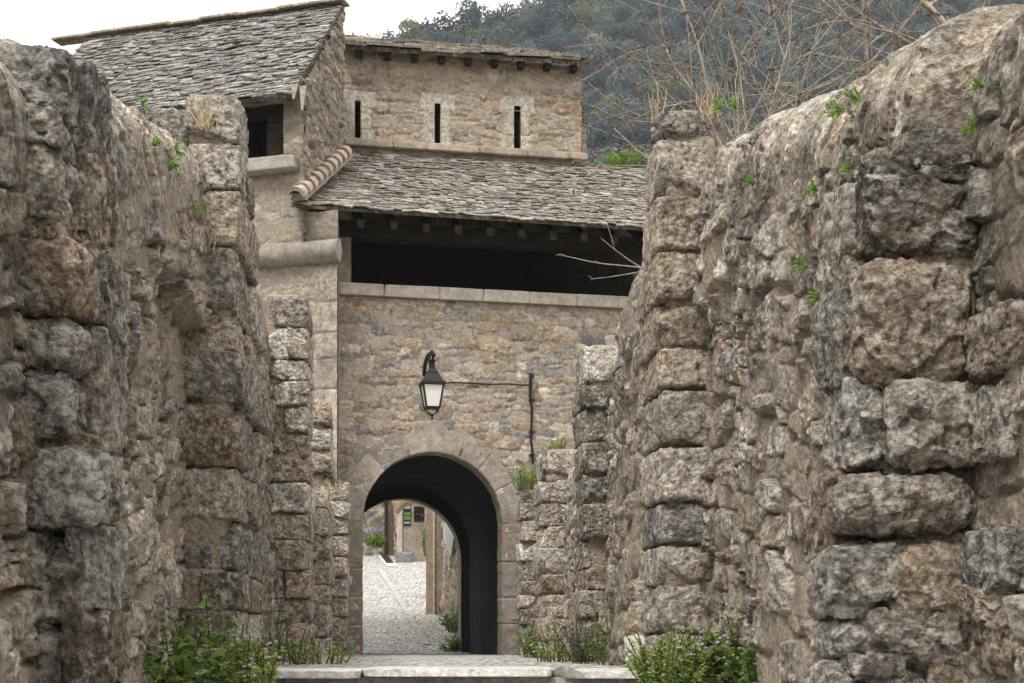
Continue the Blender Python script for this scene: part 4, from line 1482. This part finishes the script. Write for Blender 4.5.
for i, (px, py, sd, lb, sz) in enumerate([
    (121, 104, -1, 'tiny green fern high under the coping near the slate roof ridge side', .06),
    (134, 146, -1, 'small fern lowest-left of the little fern cluster on the house side wall', .07),
    (157, 150, -1, 'small bright fern topmost of the little fern cluster on the house side wall', .08),
    (153, 163, -1, 'leafy fern in the middle of the little fern cluster on the house side wall', .09),
    (174, 208, -1, 'single bright fern just below the fern cluster and above the niche', .08),
    (211, 216, -1, 'little fern beside the tall house-side pier, level with the roof tiles', .06),
    (865, 112, 1, 'low leafy fern on the coping at the crest of the wall, nearer the bare trunk', .10),
    (884, 101, 1, 'bright fern just right of the low leafy one on the coping crest', .09),
    (879, 172, 1, 'upper fern above the dark boulder mass on the nearest pier side', .09),
    (882, 187, 1, 'fern directly under the upper one by the dark boulder mass', .07),
    (839, 191, 1, 'small fern left of the dark boulder mass, above the white stone', .07),
    (828, 268, 1, 'fern growing from the edge of the big whitish stone', .09),
    (845, 297, 1, 'drooping fern under the whitish stone', .09),
    (770, 182, 1, 'tiny fern on the wall midway between the two larger piers', .06),
    (738, 108, 1, 'green fern on the wall top below the bare twigs', .09),
    (754, 109, 1, 'second green fern on the wall top, just right of the other under the twigs', .09),
    (1004, 131, 1, 'vivid fern on the wall face near the photo edge, lower of two', .06),
    (1014, 87, 1, 'vivid fern on the wall face near the photo edge, upper of two', .06)]):
    sprig(px, py, sd, 60 + i, lb, sz * .75)

# dry grass on the pier tops
def straws(base, n, h, spread, seed, label):
    rr = np.random.default_rng(seed)
    mb = MB()
    for i in range(n):
        b = np.asarray(base) + rr.normal(0, .03, 3) * (1, 1, .3)
        t = b + np.array([rr.normal(0, spread), rr.normal(0, spread), h * rr.uniform(.4, 1)])
        tube(mb, [b, (b + t) / 2 + rr.normal(0, .02, 3), t], [.003, .0025, .001], 3)
    tag(mb.build('dry_grass', M_STRAW), label, 'grass', 'dry straws on the walls')


straws(at(207, 128, 9.35), 26, .3, .07, 5, 'dry straw tuft on the shoulder of the tall house-side pier')
straws(at(206, 245, 9.3), 10, .22, .03, 6, 'thin dry straws in a joint low on the tall house-side pier')
straws(at(712, 118, 9.9), 22, .3, .06, 7, 'dry straw tuft beside the round cap stone')
straws(at(655, 120, 9.8), 14, .28, .05, 8, 'dry straws left of the round cap stone')

ws = MB()
stone(ws, at(634, 650, 9.3), (.10, .12, .15), None, .012, 3, (.55, .52, .48), cuts=5)
tag(ws.build('white_stone', M_DRESSED, None, True), 'small loose white stone at the end of the top step', 'stone')

# plants past the gate
plant('potted_bush', 'bright green bush at the far left of the archway view', 'bush', at(375, 547, 47.5), .24, .3, .55, 44, 'bright', .12, .08, 14, 40)
plant('weed_tuft', 'green weeds at the foot of the brown wall inside the archway view, nearer clump', 'plant', at(454, 652, 27.4), .2, .2, .35, 40, 'bright', .09, .04, 12, 41)
plant('weed_tuft', 'green weeds at the foot of the brown wall inside the archway view, farther clump', 'plant', at(456, 632, 29.0), .18, .6, .6, 40, 'bright', .1, .05, 12, 42)
plant('climber', 'thin green climber up the edge of the far house, right of its barred window', 'plant', at(425, 556, 44.6), .06, .1, 1.5, 16, 'bright', .1, .06, 16, 43, lean=.03)

# ------------------------------------------------------------------ bare trees behind the wall on the right
def grow(mb, buds, p, d, L, r, depth, rr, gravity=.0, spread=.6, bud=.9):
    n = max(3, int(L / .14))
    pts, rads = [p], [r]
    d = d / np.linalg.norm(d)
    for i in range(n):
        d = d + rr.normal(0, .09, 3) + np.array([0, 0, gravity]); d /= np.linalg.norm(d)
        p = p + d * L / n
        pts.append(p); rads.append(max(.0022, r * (1 - .6 * (i + 1) / n)))
        if depth > 0 and i > 0 and rr.random() < .50:
            ax = rr.normal(0, 1, 3); ax -= d * (ax @ d); ax /= np.linalg.norm(ax)
            nd = d * math.cos(spread) + ax * math.sin(spread)
            grow(mb, buds, p, nd, L * rr.uniform(.4, .7), max(.0026, rads[-1] * .6), depth - 1, rr, gravity, spread, bud)
        elif depth == 0 and rr.random() < .22 * bud:
            buds.append((p, d))
    tube(mb, pts, rads, 5 if r > .012 else 4)
    if depth <= 1 and rr.random() < .75: buds.append((p, d))


def bud_mesh(buds, rr, size):
    mb = MB()
    for p, d in buds:
        for k in range(rr.integers(1, 4)):
            q = p + rr.normal(0, .012, 3); dd = d + rr.normal(0, .5, 3); dd /= np.linalg.norm(dd)
            L = size * rr.uniform(.6, 1.5)
            tube(mb, [q, q + dd * L * .45, q + dd * L], [.002, size * .2, .001], 4)
    return mb


def bare(name, label, starts, seed, depth, spread, gravity, budsize, bud=.9):
    rr = np.random.default_rng(seed)
    root = thing(name, label, 'tree', None, tuple(np.asarray(starts[0][0])))
    mb = MB(); buds = []
    for (p, d, L, r) in starts: grow(mb, buds, np.asarray(p, float), np.asarray(d, float), L, r, depth, rr, gravity, spread, bud)
    mb.build('branches', M_BARK, root, True)
    if buds: tag(bud_mesh(buds, rr, budsize).build('buds', M_BUD, root), kind='stuff')
    return root


TD = 12.0
p0 = np.array([2.0, TD, 1.0])
bare('bare_tree', 'leafless many-stemmed shrub with brown buds, behind the wall beside the round cap stone',
     [(p0 + (-.1, 0, 2.2), at(px, py, TD) - p0 - (-.1, 0, 2.2), L, r) for px, py, L, r in
      ((672, 60, 1.1, .012), (668, 0, 1.3, .014), (680, -25, 1.6, .015), (700, -20, 2.0, .016), (735, -30, 2.1, .018), (770, 10, 1.9, .016), (800, 40, 1.9, .015), (825, 75, 1.8, .013), (690, 40, 1.2, .011), (745, 50, 1.2, .011))]
     + [(p0, (-.05, 0, 1), 2.3, .05)], 5, 2, .75, .0, .05)
T2 = 12.6
q0 = at(1012, 130, T2)
bare('bare_tree', 'larger leafless tree with a thick leaning trunk above the highest part of the coping',
     [(q0, at(938, -20, T2) - q0, 1.7, .075), (at(965, 60, T2), at(800, 40, T2) - at(965, 60, T2), 2.0, .02), (at(958, 30, T2), at(780, 95, T2) - at(958, 30, T2), 2.0, .018), (at(950, 60, T2), at(760, 10, T2) - at(950, 60, T2), 2.0, .018),
      (at(875, 120, T2), at(862, -20, T2) - at(875, 120, T2), 1.3, .028), (at(960, 40, T2), at(900, -40, T2) - at(960, 40, T2), 1.3, .03), (at(968, 40, T2), at(1010, -30, T2) - at(968, 40, T2), 1.2, .03), (at(880, 110, T2), at(790, 30, T2) - at(880, 110, T2), 1.4, .014),
      (at(960, 90, T2), at(700, 100, T2) - at(960, 90, T2), 2.4, .018)], 6, 2, .8, .0, .05)
T3 = 11.2
r0 = at(662, 300, T3)
bare('bare_sapling', 'few leafless twigs reaching out beside the pier across the dark loft', [(r0, at(640, 262, T3) - r0, .3, .010), (at(645, 268, T3), at(548, 258, T3) - at(645, 268, T3), .62, .006), (at(645, 270, T3), at(585, 232, T3) - at(645, 270, T3), .42, .005), (at(640, 272, T3), at(600, 285, T3) - at(640, 272, T3), .36, .005)], 9, 1, .7, .12, .04, .6)

# ------------------------------------------------------------------ wooded hill
def crest(X): return np.minimum(126 + .55 * (X + 2.4) + np.where(X > 0, .25 * X, 0), 230)


def hill_z(X, Y):
    z = 60 + .75 * (Y - 220)
    z = np.minimum(z, crest(X))
    return z


hx = np.linspace(-420, 620, 131); hy = np.concatenate([np.linspace(150, 400, 64), np.linspace(410, 700, 20)])
HX, HYY = np.meshgrid(hx, hy)
HZ = hill_z(HX, HYY)
Ph = np.stack([HX.ravel(), HYY.ravel(), HX.ravel() * 0], 1)
HZ = HZ + 3 * fbm(Ph, .03, 3, 2).reshape(HX.shape)
HZ = np.maximum(HZ, -1 + .05 * (HYY - 100))
tag(mesh_np('hill', np.stack([HX, HYY, HZ], -1), grid_quads(*HX.shape), simple_mat('hill_earth', (.05, .055, .035), .95, .4, .3, 0)), kind='structure')


def crown_template(seed, n, leaf):
    rr = np.random.default_rng(seed)
    lob = rr.normal(0, 1, (14, 3)); lob /= np.linalg.norm(lob, axis=1)[:, None]
    lob *= rr.uniform(.35, .75, (14, 1)); lob[:, 2] = np.abs(lob[:, 2]) * .9
    lr = rr.uniform(.28, .5, 14)
    k = rr.integers(14, size=n)
    d = rr.normal(0, 1, (n, 3)); d /= np.linalg.norm(d, axis=1)[:, None]
    p = lob[k] + d * (lr[k] * rr.uniform(.7, 1.0, n))[:, None]
    nn = d + rr.normal(0, .25, (n, 3)); nn /= np.linalg.norm(nn, axis=1)[:, None]
    a = np.cross(nn, rr.normal(0, 1, (n, 3))); a /= np.linalg.norm(a, axis=1)[:, None]
    b = np.cross(nn, a)
    s = leaf * rr.uniform(.6, 1.3, (n, 1))
    V = np.stack([p - a * s, p - b * s * .6, p + a * s, p + b * s * .6], 1)
    cl = rr.uniform(.8, 1.2, 14)[k]
    return V, cl


TEMPL = [crown_template(i, 1100, .065) for i in range(6)]
rr = np.random.default_rng(91)
Vs, Cs = [], []
cnt = 0
WC = np.array([[.09, .115, .105], [.068, .09, .085], [.12, .138, .12], [.055, .073, .07], [.13, .138, .12], [.095, .115, .112]])
for Y in np.arange(196, 372, 4.8):
    X0 = (330 - CX) / F * Y; X1 = (1110 - CX) / F * Y
    for X in np.arange(X0, X1, 5.6):
        x = X + rr.normal(0, 1.2); y = Y + rr.normal(0, 1.2)
        z = float(hill_z(np.array([x]), np.array([y]))[0])
        py = HY - z / y * F
        if py < -70 or py > 225: continue
        if py > 175 and (x / y * F + CX) < 575: continue
        V, cl = TEMPL[rr.integers(6)]
        sx = rr.uniform(3.0, 6.0); sz = sx * rr.uniform(.8, 1.2)
        th = rr.uniform(0, 6.28); c_, s_ = math.cos(th), math.sin(th)
        M = np.array([[c_ * sx, s_ * sx, 0], [-s_ * sx, c_ * sx, 0], [0, 0, sz]])
        Vs.append((V.reshape(-1, 3) @ M + (x, y, z + sz * .35)).astype(np.float32))
        col = WC[rr.integers(len(WC))] * rr.uniform(.5, 1.5)
        if rr.random() < .05: col = np.array([.16, .17, .07])
        Cs.append(np.repeat((col[None] * cl[:, None]), 4, axis=0).astype(np.float32)); cnt += 1
V = np.concatenate(Vs); C = np.concatenate(Cs)
o = mesh_np('wood', V, np.arange(len(V)).reshape(-1, 4), M_LEAF, None, C, smooth=False)
tag(o, 'dense bluish-green wood covering the steep hillside', 'wood', kind='stuff')
print('crowns', cnt)


def far_tree(name, label, px, ytop, ybase, D, kind, seed):
    rr = np.random.default_rng(seed)
    b = at(px, ybase, D); t = at(px, ytop, D); H = t[2] - b[2]
    root = thing(name, label, 'tree', None, tuple(b))
    mb = MB()
    tube(mb, [b - (0, 0, 3), b + (0, 0, H * .5), t], [.3, .22, .05], 6)
    mb.build('trunk', M_BARK, root)
    n = 900
    if kind == 'conifer':
        f = rr.uniform(.15, 1, n); tier = np.sin(f * 38) * .35 + .75
        r = H * .27 * (1 - f) * tier * np.sqrt(rr.uniform(0, 1, n)) + .1; a = rr.uniform(0, 6.28, n)
        p = b + np.stack([r * np.cos(a), r * np.sin(a), f * H - r * .25], 1)
    else:
        k = rr.integers(9, size=n); cen = np.stack([rr.uniform(-.5, .5, 9) * H, rr.uniform(-.4, .4, 9) * H, rr.uniform(.45, .85, 9) * H], 1)
        d = rr.normal(0, 1, (n, 3)); d /= np.linalg.norm(d, axis=1)[:, None]
        p = b + cen[k] + d * H * np.array([.22, .2, .11]) * rr.uniform(.3, 1, (n, 1))
    nn = rr.normal(0, 1, (n, 3)); a = np.cross(nn, rr.normal(0, 1, (n, 3))); a /= np.linalg.norm(a, axis=1)[:, None]
    c = np.cross(a, nn); c /= np.linalg.norm(c, axis=1)[:, None]
    s = .34
    V = np.stack([p - a * s, p - c * s * .6, p + a * s, p + c * s * .6], 1).reshape(-1, 3)
    mesh_np('crown', V, np.arange(4 * n).reshape(-1, 4), M_LEAF, root, np.repeat(WC[rr.integers(6, size=n)] * .9, 4, axis=0), smooth=False)


far_tree('conifer_tree', 'pointed dark conifer standing out on the skyline of the wooded hill', 475, 2, 30, 318, 'conifer', 3)
far_tree('pine_tree', 'flat-crowned pine alone on the skyline just above the slit-windowed roof', 416, 21, 47, 300, 'pine', 4)
plant('shrub', 'fresh yellow-green shrub between the gatehouse roof and the pier with the round cap', 'bush', at(624, 166, 34), .45, .4, .45, 60, 'bright', .1, .06, 12, 44)

# ------------------------------------------------------------------ air
hm = bpy.data.materials.new('air'); hm.use_nodes = True
hn = hm.node_tree; hn.nodes.remove(hn.nodes['Principled BSDF'])
pv = hn.nodes.new('ShaderNodeVolumePrincipled')
pv.inputs['Color'].default_value = (.74, .85, 1, 1); pv.inputs['Density'].default_value = .0003
hn.links.new(pv.outputs[0], hn.nodes['Material Output'].inputs['Volume'])
mb = MB(); mb.box((0, 215, 125), (1360, 1050, 257))
hz = mb.build('haze', hm); tag(hz, kind='stuff')

# ------------------------------------------------------------------ light, sky, camera
w = bpy.data.worlds.new('World'); SC.world = w; w.use_nodes = True
nt = w.node_tree
k = N(nt)
bg = nt.nodes['Background']
sky = k.nd('ShaderNodeTexSky', sky_type='NISHITA')
SUN_EL, SUN_AZ = math.radians(58), math.radians(205)      # azimuth: 0 = away from camera, clockwise
sky.sun_disc = False; sky.sun_elevation = SUN_EL; sky.sun_rotation = SUN_AZ
sky.air_density = 1.0; sky.dust_density = 6.0; sky.ozone_density = 1.0
hs = k.nd('ShaderNodeHueSaturation'); hs.inputs['Saturation'].default_value = .12
nt.links.new(sky.outputs[0], hs.inputs['Color'])
# a closed grey cloud layer over the blue
cl = k.noise(k.coord('Generated'), 2.0, 5, .55)
mx = k.mix(k.rng(cl, .2, .8, .75, .95), hs.outputs[0], (10.2, 9.9, 9.5))
sx_ = k.nd('ShaderNodeSeparateXYZ'); nt.links.new(k.coord('Generated'), sx_.inputs[0])
zz = k.math('MAXIMUM', sx_.outputs[2], 0.0)
# an overcast sky is about three times brighter overhead than at the horizon
nt.links.new(k.mulc(mx, k.math('ADD', k.math('MULTIPLY', zz, .9), .5)), bg.inputs['Color'])
bg.inputs['Strength'].default_value = .12
sd = bpy.data.lights.new('sun', 'SUN'); sd.energy = 1.5; sd.angle = math.radians(12); sd.color = (1, .97, .92)
so = bpy.data.objects.new('sun', sd); link(so)
dv = Vector((math.sin(SUN_AZ) * math.cos(SUN_EL), math.cos(SUN_AZ) * math.cos(SUN_EL), math.sin(SUN_EL)))
so.rotation_euler = dv.to_track_quat('Z', 'Y').to_euler()

cam = bpy.data.cameras.new('camera')
cam.sensor_width = 36; cam.lens = 36 * F / 1024
cam.shift_y = (HY - 341.5) / 1024
cam.clip_start = .05; cam.clip_end = 5000
co = bpy.data.objects.new('camera', cam); link(co)
co.location = (0, 0, 0); co.rotation_euler = (math.pi / 2, 0, 0)
SC.camera = co

SC.render.engine = 'CYCLES'
SC.cycles.use_denoising = True
SC.cycles.max_bounces = 5
SC.cycles.diffuse_bounces = 2
SC.cycles.adaptive_threshold = .02
SC.view_settings.view_transform = 'Standard'
SC.view_settings.look = 'None'
SC.view_settings.exposure = 0.75
SC.view_settings.gamma = 1
